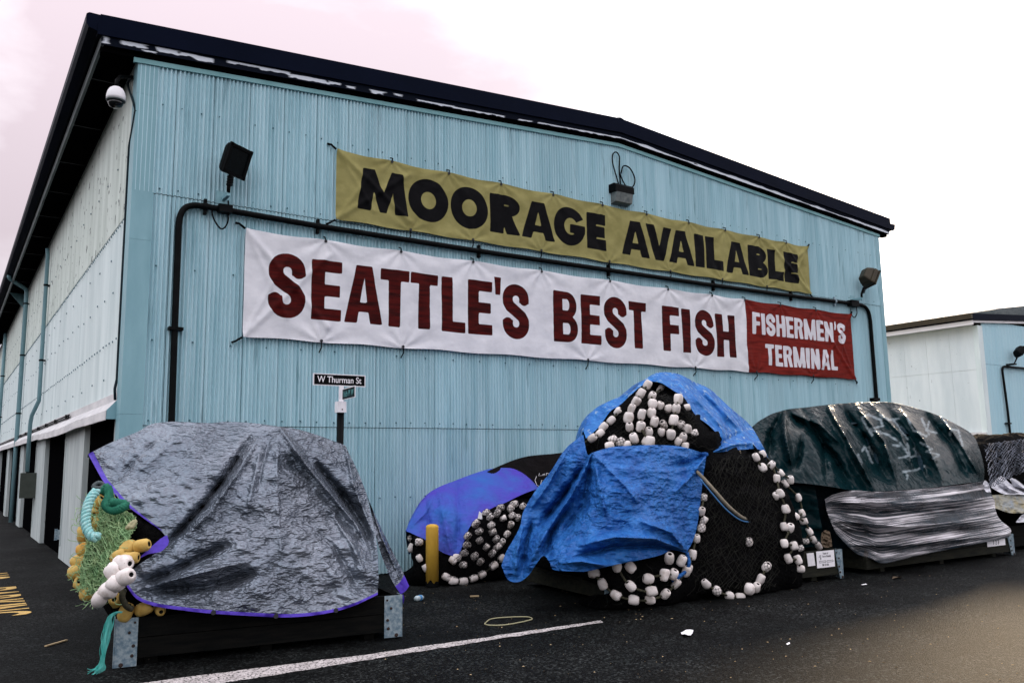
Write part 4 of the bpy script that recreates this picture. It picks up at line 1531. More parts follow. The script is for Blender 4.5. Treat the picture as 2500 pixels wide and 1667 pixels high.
# ------------------------------------------------------------------ second shed, farther right
sh = thing('far_shed', 'second pale and blue metal shed standing behind on the right', 'building', (39.7, 6.7, 0))
SX, SY, SH = 39.7, 6.71, 8.35
m_shedside = mat('pale shed siding', (0.70, 0.76, 0.77), (0.57, 0.64, 0.66), (1.2, 1.2, 0.25), rough=0.6, speck=(0.22, 0.25, 0.26), spk_scale=5, spk_t=0.70)
m_shedfront = mat('blue shed siding', (0.36, 0.57, 0.65), (0.42, 0.62, 0.69), (2, 2, 0.3), rough=0.6)
for k in range(26):
    for z0, z1, yo in ((3.0, 6.10, .012), (6.08, SH, 0.0)):
        MB().box((SX - .0 + yo, SY + .25 + 1.22 * k, z0), (SX + .05 + yo, SY + .25 + 1.22 * k + 1.212, z1)).build('side_siding_panel', m_shedside, sh)
MB().box((SX + .06, SY + .26, 0), (SX + .3, SY + 32, 2.75)).build('side_base', m_dark, sh)
MB().box((SX - .10, SY + .02, 2.76), (SX + .05, SY + 32, 2.99)).build('drip_canopy', m_white, sh)
MB().box((SX - .02, SY - .02, 0), (SX + .42, SY + .24, SH - .1)).build('corner_flashing', m_pale, sh)
for k in range(22):
    for z0, z1, yo in ((.02, 2.62, .02), (2.61, 6.36, .01), (6.35, SH + .2, 0)):
        mb = corr_panel(.915, z0, z1, z1, .305, .012, 4, 0)
        inst('siding_panel', mb.mesh('siding_panel', m_shedfront), sh, Matrix.Translation((SX + .42 + .915 * k, SY + yo, 0)))
MB().box((SX + .05, SY + .05, .01), (SX + 20, SY + 32, SH - .05)).build('blocking_core', m_dark, sh)  # added dark core, blocks light inside the shed
MB().prism([(SX - .62, SH + .10), (SX - .62, SH + .42), (SX + 10, SH + 1.15), (SX + 20.7, SH + .42), (SX + 20.7, SH + .10), (SX + 10, SH + .85)], 1, SY - .15, SY + 33).build('roof', m_roof, sh)
MB().box((SX - .80, SY - .14, SH + .16), (SX - .625, SY + 33, SH + .42)).build('gutter', m_bronze, sh)
MB().box((SX - .60, SY - .10, SH - .12), (SX - .54, SY + 33, SH + .098)).build('eave_board', m_cam, sh)
MB().prism([(SX - .5, SH - .02), (SX - .5, SH + .09), (SX + 10, SH + .84), (SX + 10, SH + .70)], 1, SY - .10, SY - .05).build('old_fascia_board', m_white, sh)
vp0, vp1 = at(2428, 757, SY + 7), at(2540, 742, SY + 7)
MB().prism([(vp0[0], vp0[2] - .6), (vp1[0] + 1, vp0[2] - .6), (vp1[0] + 1, vp1[2] + .1), (vp0[0] + .25, vp0[2] + .12), (vp0[0], vp0[2] + .03)], 1, SY + 7, SY + 20).build('roof_monitor', m_eave, sh)
sc_ = thing('shed_conduit', 'black conduit on the front of the far shed', 'conduit', (SX + 1.6, SY - .1, 0))
MB().tube([(SX + 2.05, SY - .1, .02), (SX + 2.0, SY - .1, 4), (SX + 1.85, SY - .1, 6.05)] + list(smooth_line([(SX + 1.86, SY - .1, 6.1), (SX + 1.95, SY - .1, 6.25), (SX + 2.2, SY - .1, 6.3)], 6)) + [(SX + 14, SY - .1, 6.3)], .06, 8).build('conduit_run', m_black, sc_)
MB().box((SX + 1.75, SY - .16, 3.4), (SX + 2.15, SY - .01, 3.47)).build('conduit_clamp', m_black, sc_)
t_, _m = flood('floodlight', 'black floodlight on the front of the far shed', (SX + 3.15, SY - .5, 7.0), (.6, -.5, -.75), (.45, 0, 1), .5, .55, .32, m_black, m_lens_dk)
MB().tube([(SX + 2.85, SY - .4, 6.75), (SX + 2.62, SY - .35, 6.45)], .035, 8).build('stem', m_black, t_)
MB().box((SX + 2.45, SY - .4, 6.38), (SX + 2.75, SY - .03, 6.45)).build('arm', m_black, t_)

# ================================================================== CARTS
def cart(name, label, P0, P1, depth, h, wood, plate_h=None, bolts=True):
    """timber skid: front board from P0 to P1 on the ground, running back by depth"""
    P0, P1 = np.array([P0[0], P0[1], 0.0]), np.array([P1[0], P1[1], 0.0])
    t_ = thing(name, label, 'net skid', tuple(P0))
    d = (P1 - P0) / np.linalg.norm(P1 - P0)
    L_ = np.linalg.norm(P1 - P0)
    nrm = np.array([-d[1], d[0], 0.0])     # pointing back
    up = np.array([0, 0, 1.0])
    hb = (h - .10) / 2
    for k in range(2):
        z = .08 + hb * (k + .5)
        MB().obox(P0 + up * z + nrm * .04 + d * .01, P1 + up * z + nrm * .04 - d * .01, up, .07, hb - .008).build('front_plank', wood, t_)
        MB().obox(P0 + up * z + nrm * depth, P1 + up * z + nrm * depth, up, .07, hb - .008).build('rear_plank', wood, t_)
        for e_ in (P0 + d * .05, P1 - d * .05):
            MB().obox(e_ + nrm * .085 + up * z, e_ + nrm * (depth - .045) + up * z, up, .07, hb - .008).build('side_plank', wood, t_)
    for f_ in (.12, .5, .88):
        q = P0 + d * L_ * f_
        MB().obox(q + nrm * .09 + up * .045, q + nrm * (depth - .05) + up * .045, up, .12, .08).build('runner', wood, t_)
    MB().obox(P0 + nrm * .09 + up * .14 + d * .1, P1 + nrm * .09 + up * .14 - d * .1, nrm, .03, .02).build('ledger', wood, t_)
    nb = 6
    for k in range(nb):
        y0 = .12 + (depth - .2) * (k + .5) / nb
        MB().obox(P0 + d * .1 + nrm * y0 + up * .115, P1 - d * .1 + nrm * y0 + up * .115, nrm, .03, (depth - .2) / nb - .02).build('floor_board', wood, t_)
    return t_, P0, P1, d, nrm, up


def plate(t_, o, d, nrm, w, h, z0, left=True, m=m_galv, taper=0.0, ret=True):
    """galvanised corner plate standing proud of the front board"""
    up = np.array([0, 0, 1.0])
    f = -nrm * .012
    a = o + f
    sgn = 1 if left else -1
    v = [a, a + d * sgn * w * (1 - taper), a + d * sgn * w + up * h, a + up * h]
    v = [p + up * z0 for p in v]
    b = [p + nrm * .010 for p in v]
    mb_ = MB().add(v + b, [(0, 1, 2, 3), (7, 6, 5, 4), (0, 4, 5, 1), (1, 5, 6, 2), (2, 6, 7, 3), (3, 7, 4, 0)])
    pl = mb_.build('corner_plate', m, t_)
    if ret:
        e_ = a + d * sgn * -.012
        v = [e_ + up * z0, e_ + nrm * w * .9 + up * z0, e_ + nrm * w * .9 + up * (z0 + h), e_ + up * (z0 + h)]
        b = [p + d * sgn * .010 for p in v]
        MB().add(v + b, [(0, 1, 2, 3), (7, 6, 5, 4), (0, 4, 5, 1), (1, 5, 6, 2), (2, 6, 7, 3), (3, 7, 4, 0)]).build('corner_plate', m, t_)
    for fx, fz, r_ in ((.30, .05, .022), (.78, .22, .017), (.82, .42, .017), (.62, .70, .015), (.85, .90, .012)):
        p = a + d * sgn * w * fx * (1 - taper * (1 - fz)) + up * (z0 + h * fz) - nrm * .004
        rot = Vector(-nrm).to_track_quat('Z', 'Y').to_matrix().to_4x4()
        MB().lathe([(r_, 0), (r_, .006), (r_ * .6, .012)], 8, Matrix.Translation(p) @ rot).build('bolt', m_bolt, pl)
    return pl


c1, A0, A1, d1, n1, up = cart('net_skid', 'black timber skid under the silver tarp with galvanised corner plates', (-.70, -4.60), (2.26, -5.05), 2.2, .50, m_wood)
plate(c1, A0 + d1 * .012, d1, n1, .205, .47, .012)
plate(c1, A1 - d1 * .012, d1, n1, .20, .46, .02, left=False)
c2, C0, C1, d2, n2, up = cart('net_skid', 'dark skid under the blue tarp with a white permit sign on its end', (5.40, -5.0), (10.05, -5.42), 2.3, .50, m_wood2)
plate(c2, C1 - d2 * .0, d2, n2, .16, .46, .015, left=False, taper=.55)
plate(c2, C0 + d2 * .02, d2, n2, .12, .48, .015)
c3, E0, E1, d3, n3, up = cart('net_skid', 'dark skid under the green tarp and stretch film', (10.75, -5.40), (15.35, -5.60), 2.4, .42, m_wood2)
plate(c3, E1, d3, n3, .22, .40, .01, left=False, taper=.5)
c4, K0, K1, d4, n4, up = cart('net_skid', 'farthest dark skid at the right edge carrying white cloth', (15.75, -5.25), (19.4, -5.45), 2.4, .52, m_wood)


def placard(name, label, quad, m_face, lines, par=None):
    """flat sheet from 4 world corners (tl, tr, br, bl) with lines of print: (text, u, v, size, squeeze)"""
    q = [np.array(p, float) for p in quad]
    t_ = thing(name, label, 'sign', tuple(q[3]))
    x = q[1] - q[0]
    W_ = np.linalg.norm(x)
    x = x / W_
    z = q[0] - q[3]
    H_ = np.linalg.norm(z)
    z = z / H_
    nrm = np.cross(x, z)
    b = [p - nrm * .006 for p in q]
    MB().add(q + b, [(0, 1, 2, 3), (7, 6, 5, 4), (0, 4, 5, 1), (1, 5, 6, 2), (2, 6, 7, 3), (3, 7, 4, 0)]).build('face', m_face, t_)
    for tx, u_, v_, sz, sq in lines:
        me = text_mesh(tx, m_ink, sz, sq)
        o = inst('print', me, t_)
        p = q[3] + x * W_ * u_ + z * H_ * v_ + nrm * .003
        o.matrix_basis = Matrix(((x[0], z[0], nrm[0], p[0]), (x[1], z[1], nrm[1], p[1]), (x[2], z[2], nrm[2], p[2]), (0, 0, 0, 1)))
    return t_, q, x, z, nrm, W_, H_


f2 = -n2 * .02
qs = [C1 - d2 * .60 + f2 + up * .475, C1 - d2 * .19 + f2 + up * .475, C1 - d2 * .19 + f2 + up * .215, C1 - d2 * .60 + f2 + up * .215]
pt, q, x_, z_, nn, W_, H_ = placard('permit_sign', 'white permit sign with small black print screwed to the skid end', qs, m_signwhite,
                                    [('Tenant of', .34, .80, .040, .8), ('Port of Seattle', .32, .62, .046, .72), ('08 23 06', .28, .10, .050, .85)])
for u0, u1, v0, v1 in ((.12, .50, .30, .42), (.55, .92, .30, .42)):
    p = q[3] + nn * .003
    cs = [p + x_ * W_ * a + z_ * H_ * b for a, b in ((u0, v0), (u1, v0), (u1, v1), (u0, v1))]
    ci = [p + x_ * W_ * a + z_ * H_ * b for a, b in ((u0 + .015, v0 + .025), (u1 - .015, v0 + .025), (u1 - .015, v1 - .025), (u0 + .015, v1 - .025))]
    MB().add(cs + ci, [(0, 1, 5, 4), (1, 2, 6, 5), (2, 3, 7, 6), (3, 0, 4, 7)]).build('print', m_ink, pt)
# the little bar-and-flag emblem left of the words
for a, b, v0, v1 in ((.14, .25, .72, .75), (.11, .25, .65, .68), (.18, .25, .58, .61), (.20, .235, .48, .58)):
    p = q[3] + nn * .003
    MB().add([p + x_ * W_ * u_ + z_ * H_ * v_ for u_, v_ in ((a, v0), (b, v0), (b, v1), (a, v1))], [(0, 1, 2, 3)]).build('emblem', m_ink, pt)
qs = [C1 - d2 * .82 + f2 + up * .46, C1 - d2 * .66 + f2 + up * .46, C1 - d2 * .64 + f2 + up * .26, C1 - d2 * .80 + f2 + up * .26]
placard('hanging_tag', 'blank white card hanging on a string beside the permit sign', qs, m_paper, [])
f3 = -n3 * .02
qs = [E1 - d3 * .95 + f3 + up * .37, E1 - d3 * .32 + f3 + up * .37, E1 - d3 * .32 + f3 + up * .22, E1 - d3 * .95 + f3 + up * .22]
placard('permit_sign', 'narrow white number plate under the stretch film at the right', qs, m_signwhite, [('1 2 3', .30, .2, .12, .9)])

# ================================================================== TARPS
# silver tarp
T1 = thing('silver_tarp', 'big silver grey tarp with violet hem draped over the left skid', 'tarp', (.8, -4.0, .4))
dep1 = [(215, 1108, -3.05), (275, 1078, -3.2), (335, 1054, -3.25), (423, 1029, -3.35), (554, 1029, -3.45), (692, 1046, -3.85), (773, 1061, -3.85), (843, 1087, -3.75), (248, 1168, -3.55), (305, 1230, -3.95), (357, 1269, -4.2),
        (401, 1302, -4.4), (309, 1431, -4.72), (379, 1479, -4.79), (519, 1500, -4.89), (708, 1506, -4.98), (861, 1479, -5.08), (922, 1451, -5.11), (922, 1390, -5.0), (500, 1300, -4.62), (600, 1250, -4.55), (700, 1200, -4.48),
        (650, 1380, -4.86), (800, 1350, -4.85), (400, 1150, -3.9), (550, 1110, -4.0), (692, 1100, -4.25), (800, 1200, -4.35), (880, 1250, -4.3), (450, 1400, -4.82)]
folds1 = [([(612, 1068), (560, 1150), (500, 1230), (440, 1295), (400, 1335)], 9, -.14), ([(630, 1070), (580, 1155), (520, 1240), (455, 1310)], 9, .07),
          ([(686, 1048), (743, 1129), (817, 1217), (870, 1282), (905, 1350)], 8, .13), ([(775, 1135), (848, 1225), (890, 1290), (912, 1370)], 13, -.17),
          ([(677, 1050), (676, 1200), (690, 1400)], 10, .035), ([(554, 1330), (480, 1365), (400, 1405), (330, 1425)], 13, -.12), ([(620, 1400), (500, 1432), (330, 1448)], 14, -.13),
          ([(600, 1370), (480, 1400), (360, 1432)], 9, .06), ([(660, 1060), (640, 1140), (630, 1200)], 6, -.03), ([(843, 1087), (862, 1180), (905, 1290)], 7, .06), ([(640, 1078), (618, 1180), (600, 1260)], 7, .03),
          ([(330, 1160), (420, 1080), (520, 1050)], 12, .03), ([(270, 1190), (330, 1120), (400, 1060)], 8, -.03), ([(800, 1240), (860, 1330), (900, 1420)], 9, .04), ([(740, 1260), (820, 1340), (880, 1440)], 9, -.04)]
sh1 = Sheet([(309, 1431), (335, 1462), (379, 1479), (445, 1489), (519, 1497), (620, 1503), (708, 1506), (795, 1497), (861, 1479), (922, 1451)],
            [(215, 1108), (275, 1078), (335, 1054), (370, 1035), (423, 1029), (510, 1032), (554, 1029), (624, 1033), (681, 1041), (721, 1046), (773, 1061), (843, 1087)],
            [(309, 1431), (315, 1415), (330, 1385), (380, 1350), (403, 1325), (398, 1300), (357, 1269), (305, 1230), (262, 1185), (248, 1168), (215, 1108)],
            [(922, 1451), (924, 1400), (920, 1330), (905, 1250), (883, 1173), (843, 1087)], dep1, 240, 190, folds1,
            [(1 / 60, 1 / 38, .3, .10, False), (1 / 44, 1 / 16, .12, .018, True), (1 / 15, 1 / 9, -.3, .006, True)])
sh1.build('sheet', m_silver, T1, back=(1.4, 1.3))
hem(sh1, 'bottom', 4, 'hem', m_purple, T1)
hem(sh1, 'left', 6, 'hem', m_purple, T1, (.42, 1.0))
for u_ in (.36, .60, .83):
    p = sh1.strip('bottom', 4, .014)[int(u_ * 239), 1]
    MB().lathe([(.026, 0), (.026, .006)], 8, Matrix.Translation(p) @ Vector(CAM - p).to_track_quat('Z', 'Y').to_matrix().to_4x4()).build('eyelet', m_grom, T1)
# turned-back corner
flap = Sheet([(335, 1366), (362, 1352), (392, 1346), (410, 1330)], [(392, 1314), (396, 1312), (402, 1308), (408, 1306)], [(335, 1366), (360, 1342), (392, 1314)], [(410, 1330), (412, 1320), (408, 1306)],
             lambda X, Y: -4.5 - (Y - 1310) / 100 * .3 + 0 * X, 16, 14)
flap.build('turned_corner', m_purple, T1)
# tail hanging at the right
tailS = Sheet([(905, 1235), (915, 1300), (935, 1365), (958, 1418), (978, 1450)], [(880, 1165), (913, 1250), (949, 1326), (980, 1388), (999, 1430)], [(905, 1235), (893, 1200), (880, 1165)], [(978, 1450), (990, 1442), (999, 1430)],
              [(880, 1165, -4.0), (913, 1250, -4.0), (949, 1326, -4.15), (999, 1430, -4.35), (978, 1450, -4.45), (935, 1365, -4.3), (905, 1235, -4.15), (930, 1320, -4.3)], 90, 20,
              [([(895, 1200), (935, 1320), (985, 1430)], 5, .05)], [(1 / 16, 1 / 10, .9, .03, True)])
tailS.build('tail', m_silver, T1)
hem(tailS, 'right', 10, 'hem', m_purple, T1)
MB().tube([at(981, 1452, -4.45), at(984, 1462, -4.45), at(984, 1472, -4.44)], [.02, .015, .004], 6).build('tie', m_purple, T1)

Sheet.gain = 2.7
# bright blue tarp: hood over the top, sheet in front
T2 = thing('blue_tarp', 'bright blue tarp torn open over the tall black net heap', 'tarp', (7.2, -4.6, .6))
outer = [(1425, 1053), (1442, 1015), (1473, 988), (1511, 969), (1549, 953), (1572, 931), (1603, 915), (1633, 914), (1668, 922), (1700, 940), (1738, 957), (1765, 980), (1796, 1011), (1830, 1041), (1853, 1072), (1866, 1095), (1876, 1120)]
inner = [(1431, 1070), (1462, 1042), (1490, 1004), (1512, 990), (1540, 964), (1562, 945), (1585, 932), (1612, 934), (1633, 946), (1650, 957), (1668, 968), (1683, 990), (1700, 1015), (1728, 1036), (1748, 1056), (1762, 1075), (1727, 1108)]
dep2 = [(1425, 1053, -4.3), (1442, 1015, -4.1), (1511, 969, -4.0), (1572, 931, -4.0), (1633, 914, -4.0), (1700, 940, -3.9), (1765, 980, -3.9), (1830, 1041, -4.0), (1876, 1120, -4.6), (1431, 1070, -4.5), (1490, 1004, -4.4), (1540, 964, -4.35),
        (1612, 934, -4.45), (1668, 968, -4.7), (1700, 1015, -4.85), (1748, 1056, -4.95), (1727, 1108, -5.15), (1800, 1096, -5.0), (1850, 1096, -4.85), (1760, 1020, -4.6), (1700, 970, -4.45)]
hood = Sheet(inner, outer, [(1431, 1070), (1428, 1062), (1425, 1053)], [(1727, 1108), (1776, 1101), (1815, 1097), (1853, 1097), (1876, 1120)], dep2, 170, 60,
             [([(1650, 925), (1710, 985), (1760, 1040), (1770, 1080)], 7, .05), ([(1680, 930), (1750, 1000), (1800, 1070)], 7, -.05), ([(1720, 955), (1790, 1030), (1840, 1090)], 7, .05), ([(1727, 1108), (1790, 1085), (1850, 1080)], 6, .05),
              ([(1727, 1108), (1780, 1070), (1820, 1050)], 6, -.04)], [(1 / 50, 1 / 22, .9, .05, False), (1 / 26, 1 / 9, .8, .022, True)])
hood.build('hood', m_hood, T2, back=(1.5, 2.0))
front_top = [(1424, 1060), (1434, 1108), (1448, 1104), (1488, 1092), (1534, 1088), (1610, 1086), (1668, 1091), (1725, 1108)]
front_bot = [(1224, 1380), (1240, 1414), (1266, 1420), (1290, 1404), (1308, 1378), (1327, 1356), (1342, 1372), (1352, 1390), (1400, 1394), (1438, 1393), (1496, 1379), (1557, 1367), (1610, 1355), (1641, 1342), (1676, 1349)]
front_left = [(1224, 1380), (1236, 1346), (1254, 1315), (1270, 1283), (1278, 1248), (1304, 1202), (1343, 1152), (1381, 1095), (1424, 1060)]
front_right = [(1676, 1349), (1691, 1321), (1702, 1283), (1710, 1225), (1716, 1168), (1721, 1137), (1725, 1108)]
dep3 = [(1424, 1060, -4.45), (1448, 1104, -4.85), (1534, 1088, -5.1), (1610, 1086, -5.18), (1668, 1091, -5.2), (1725, 1108, -5.15), (1224, 1380, -4.2), (1266, 1420, -4.5), (1290, 1404, -4.6), (1327, 1356, -4.85), (1400, 1394, -5.4),
        (1496, 1379, -5.62), (1610, 1355, -5.62), (1676, 1349, -5.5), (1278, 1248, -4.15), (1343, 1152, -4.3), (1710, 1225, -5.4), (1702, 1283, -5.45), (1600, 1200, -5.5), (1500, 1200, -5.4), (1440, 1200, -5.05), (1380, 1250, -4.75), (1450, 1320, -5.45),
        (1560, 1290, -5.65), (1320, 1290, -4.5)]
folds3 = [([(1446, 1106), (1400, 1200), (1340, 1290), (1290, 1380)], 11, .09), ([(1430, 1130), (1370, 1220), (1310, 1290)], 12, -.12), ([(1446, 1106), (1425, 1230), (1350, 1330)], 14, -.08), ([(1446, 1106), (1470, 1220), (1480, 1260)], 10, .05),
          ([(1676, 1345), (1600, 1315), (1500, 1310), (1420, 1330)], 10, .07), ([(1676, 1345), (1600, 1332), (1500, 1335), (1400, 1360)], 8, -.08), ([(1676, 1345), (1640, 1300), (1560, 1270)], 10, .05), ([(1480, 1380), (1420, 1370), (1360, 1375)], 8, .06),
          ([(1446, 1106), (1530, 1190), (1560, 1230)], 8, .04), ([(1725, 1108), (1690, 1160), (1650, 1200)], 9, .05), ([(1725, 1108), (1680, 1130), (1620, 1140)], 8, -.04), ([(1275, 1290), (1262, 1350), (1258, 1410)], 8, .05), ([(1300, 1270), (1285, 1330), (1275, 1400)], 8, -.07),
          ([(1385, 1100), (1340, 1180), (1290, 1250)], 7, .05), ([(1327, 1356), (1345, 1300), (1400, 1220)], 10, -.09)]
front = Sheet(front_bot, front_top, front_left, front_right, dep3, 230, 170, folds3, [(1 / 70, 1 / 40, .2, .08, False), (1 / 36, 1 / 15, .1, .05, True), (1 / 13, 1 / 8, -.2, .014, True)])
front.build('front_sheet', m_blue, T2)
# knot where hood and front sheet are tied, and the tail cord at lower right
kp = at(1726, 1110, -5.2)
MB().tube([kp + [-.10, 0, .02], kp, kp + [.10, .02, .03]], [.02, .045, .02], 8).build('knot', m_blue, T2, smooth=True)
MB().tube(smooth_line([at(1677, 1348, -5.52), at(1682, 1372, -5.55), at(1676, 1392, -5.55), at(1655, 1408, -5.55), at(1640, 1418, -5.5)], 20), .028, 6).build('tail', m_blue, T2, smooth=True)
MB().tube(smooth_line([at(1874, 1118, -4.62), at(1882, 1130, -4.6), at(1878, 1118, -4.6), at(1888, 1128, -4.58)], 14), .012, 5).build('fray', m_blue, T2)

Sheet.gain = 1.8
# violet tarp behind the bollard
T3 = thing('violet_tarp', 'violet blue tarp over the low float heap behind the yellow bollard', 'tarp', (5.3, -1.2, .5))
ptop = [(991, 1294), (1017, 1248), (1056, 1198), (1113, 1172), (1174, 1150), (1205, 1143), (1243, 1142), (1266, 1149), (1289, 1164), (1316, 1191)]
pbot = [(1000, 1299), (1017, 1307), (1040, 1318), (1071, 1342), (1090, 1352), (1117, 1359)]
pright = [(1117, 1359), (1126, 1342), (1136, 1313), (1147, 1286), (1174, 1256), (1205, 1238), (1235, 1226), (1274, 1207), (1316, 1191)]
dep4 = [(991, 1294, -1.3), (1056, 1198, -.95), (1113, 1172, -.85), (1205, 1143, -.8), (1266, 1149, -.9), (1316, 1191, -1.3), (1017, 1307, -1.55), (1071, 1342, -1.75), (1117, 1359, -1.9), (1147, 1286, -1.85), (1205, 1238, -1.72), (1274, 1207, -1.55), (1100, 1250, -1.55), (1180, 1200, -1.4)]
sh3 = Sheet(pbot, ptop, [(1000, 1299), (994, 1297), (991, 1294)], pright, dep4, 120, 80,
            [([(1070, 1200), (1085, 1270), (1100, 1350)], 12, .06), ([(1040, 1230), (1050, 1290), (1062, 1335)], 10, -.05), ([(1113, 1180), (1120, 1270), (1115, 1350)], 9, -.05), ([(1000, 1290), (1040, 1250), (1060, 1205)], 8, .04)], [(1 / 40, 1 / 26, .4, .03, False), (1 / 18, 1 / 10, .5, .012, True)])
sh3.build('sheet', m_violet, T3, back=(.7, .9))
MB().add([at(*p) for p in ((1170, 1247, -1.93), (1176, 1252, -1.93), (1178, 1268, -1.95), (1166, 1265, -1.95))], [(0, 1, 2, 3)]).build('paper_flag', m_tag, T3)

# black sheet behind it, with chalk writing
T4 = thing('black_tarp', 'black sheet with faint chalk writing over a heap by the wall', 'tarp', (7.5, -.9, .8))
m_bt = m_blacktarp
kstrokes = [[(1317, 1155), (1315, 1161), (1323, 1160)], [(1326, 1157), (1324, 1160), (1328, 1160), (1330, 1156), (1326, 1157)], [(1333, 1160), (1334, 1155), (1338, 1155)], [(1340, 1155), (1339, 1160)], [(1346, 1155), (1343, 1157), (1346, 1159), (1342, 1160)],
            [(1358, 1154), (1352, 1156), (1352, 1160), (1358, 1160), (1359, 1157), (1355, 1157)], [(1310, 1162), (1306, 1172), (1311, 1184), (1320, 1188)], [(1320, 1182), (1322, 1172), (1328, 1172), (1326, 1180), (1334, 1184)]]
btop = [(1190, 1150), (1228, 1133), (1262, 1120), (1297, 1112), (1343, 1108), (1373, 1105), (1440, 1103), (1480, 1110)]
bbot = [(1195, 1215), (1250, 1215), (1300, 1210), (1350, 1205), (1400, 1205), (1480, 1210)]
sh4 = Sheet(bbot, btop, [(1195, 1215), (1190, 1180), (1190, 1150)], [(1480, 1210), (1482, 1160), (1480, 1110)], lambda X, Y: -.62 - (Y - 1110) / 100 * .65 + 0 * X, 90, 34, [], [(1 / 50, 1 / 18, .3, .06, False)])
ob = sh4.build('sheet', m_bt, T4, back=(.5, .9), mark=lambda X, Y: np.minimum.reduce([seg_dist(X, Y, s_) for s_ in kstrokes]) / 100 - .010)
mk = MB()
for s_ in kstrokes:
    mk.tube([at(a, b, -.66 - (b - 1110) / 100 * .65) for a, b in s_], .0045, 4)
mk.build('chalk_writing', m_paper, T4)

# dark green tarp
T5 = thing('green_tarp', 'dark green tarp with sprayed white scrawl over the right skid', 'tarp', (12.7, -4.6, 1.2))
gtop = [(1832, 1047), (1868, 1022), (1914, 1001), (1968, 994), (2037, 986), (2102, 982), (2163, 981), (2197, 986), (2236, 996), (2289, 1013), (2343, 1040), (2370, 1057), (2385, 1076)]
gbot = [(1905, 1175), (1968, 1180), (2030, 1188), (2083, 1197), (2140, 1199), (2228, 1194), (2274, 1190), (2350, 1180), (2402, 1175)]
gleft = [(1905, 1175), (1892, 1140), (1872, 1114), (1850, 1080), (1832, 1047)]
gright = [(2402, 1175), (2403, 1145), (2397, 1114), (2385, 1076)]
dep5 = [(1832, 1047, -3.9), (1914, 1001, -3.9), (2037, 986, -3.8), (2163, 981, -3.8), (2236, 996, -3.85), (2289, 1013, -3.95), (2343, 1040, -4.1), (2385, 1076, -4.35), (1905, 1175, -5.0), (1968, 1180, -5.15), (2083, 1197, -5.35), (2228, 1194, -5.45), (2350, 1180, -5.45), (2402, 1175, -5.2),
        (1920, 1060, -4.5), (2040, 1060, -4.6), (2200, 1060, -4.7), (2300, 1090, -4.9), (1960, 1120, -4.85), (2150, 1130, -5.1), (2330, 1120, -5.1), (2395, 1120, -4.8)]
folds5 = [([(1914, 1001), (1916, 1060), (1935, 1150)], 9, .10), ([(1914, 1001), (1880, 1060), (1880, 1110)], 10, -.07), ([(1914, 1001), (1990, 1060), (2040, 1120), (2080, 1190)], 11, -.09), ([(2020, 992), (2060, 1060), (2100, 1130), (2130, 1190)], 9, .10),
          ([(1935, 1010), (2000, 1035), (2060, 1090)], 9, .06), ([(2060, 1000), (2120, 1080), (2160, 1160)], 10, -.09), ([(2090, 990), (2160, 1080), (2190, 1180)], 9, .07), ([(2200, 1000), (2260, 1080), (2300, 1170)], 10, .07), ([(2170, 1000), (2230, 1080), (2260, 1170)], 10, -.07),
          ([(2260, 1010), (2320, 1080), (2360, 1160)], 9, -.07), ([(2300, 1020), (2350, 1090), (2390, 1160)], 8, .08), ([(1960, 1000), (2010, 1080), (2020, 1170)], 10, -.06), ([(2130, 990), (2200, 1060), (2230, 1150)], 8, .05), ([(1935, 1150), (1950, 1120), (1960, 1060)], 9, -.06)]
gstrokes = [[(2104, 1020), (2120, 1012), (2150, 1025), (2155, 1040), (2120, 1048)], [(2104, 1020), (2115, 1040), (2130, 1062)], [(2120, 1048), (2165, 1060), (2190, 1075)], [(2148, 1012), (2170, 1025), (2195, 1022)], [(2182, 1026), (2200, 1050), (2216, 1072)],
            [(2216, 1022), (2230, 1050), (2262, 1064)], [(2250, 1022), (2268, 1060)], [(2268, 1030), (2262, 1050), (2285, 1056)], [(2300, 1020), (2322, 1048), (2340, 1050), (2345, 1070)], [(2322, 1045), (2320, 1060)],
            [(2180, 1086), (2195, 1088)], [(2198, 1080), (2220, 1112), (2196, 1118)], [(2215, 1082), (2222, 1115), (2240, 1112), (2232, 1096)], [(2248, 1080), (2275, 1095), (2262, 1102), (2292, 1110), (2278, 1118)], [(2105, 1100), (2112, 1090), (2130, 1130)], [(2122, 1092), (2140, 1120)],
            [(2095, 1110), (2105, 1130)], [(2205, 1152), (2240, 1146), (2256, 1138)], [(2215, 1160), (2215, 1170)], [(2345, 1070), (2350, 1086)]]
m_gt = m_greentarp
attr_mix(m_gt, 'mark', (0.19, 0.23, 0.25), soft=0.022)
Sheet.gain = 3.0
sh5 = Sheet(gbot, gtop, gleft, gright, dep5, 220, 110, folds5, [(1 / 60, 1 / 34, .8, .06, False), (1 / 34, 1 / 9, .95, .03, True), (1 / 10, 1 / 8, 0, .006, False)])
sh5.build('sheet', m_gt, T5, back=(1.5, 1.6), mark=lambda X, Y: np.minimum.reduce([seg_dist(X, Y, s_) for s_ in gstrokes]) / 100 - .020 + .03 * fbm(X / 7, Y / 4, 3))

Sheet([(1880, 1335), (1940, 1338), (2015, 1330)], [(1836, 1062), (1872, 1120), (1905, 1178), (1990, 1186)], [(1880, 1335), (1852, 1200), (1836, 1062)], [(2015, 1330), (2000, 1250), (1990, 1186)],
      [(1836, 1062, -4.0), (1905, 1178, -4.9), (1990, 1186, -5.0), (1880, 1335, -4.5), (1940, 1338, -4.8), (2015, 1330, -5.0), (1852, 1200, -4.3)], 40, 40, [([(1900, 1170), (1920, 1250), (1930, 1330)], 8, .08), ([(1860, 1110), (1880, 1220), (1890, 1330)], 8, -.06)],
      [(1 / 30, 1 / 24, .2, .08, False)]).build('side_drape', m_greentarp, T5, mark=lambda X, Y: 9 + 0 * X)
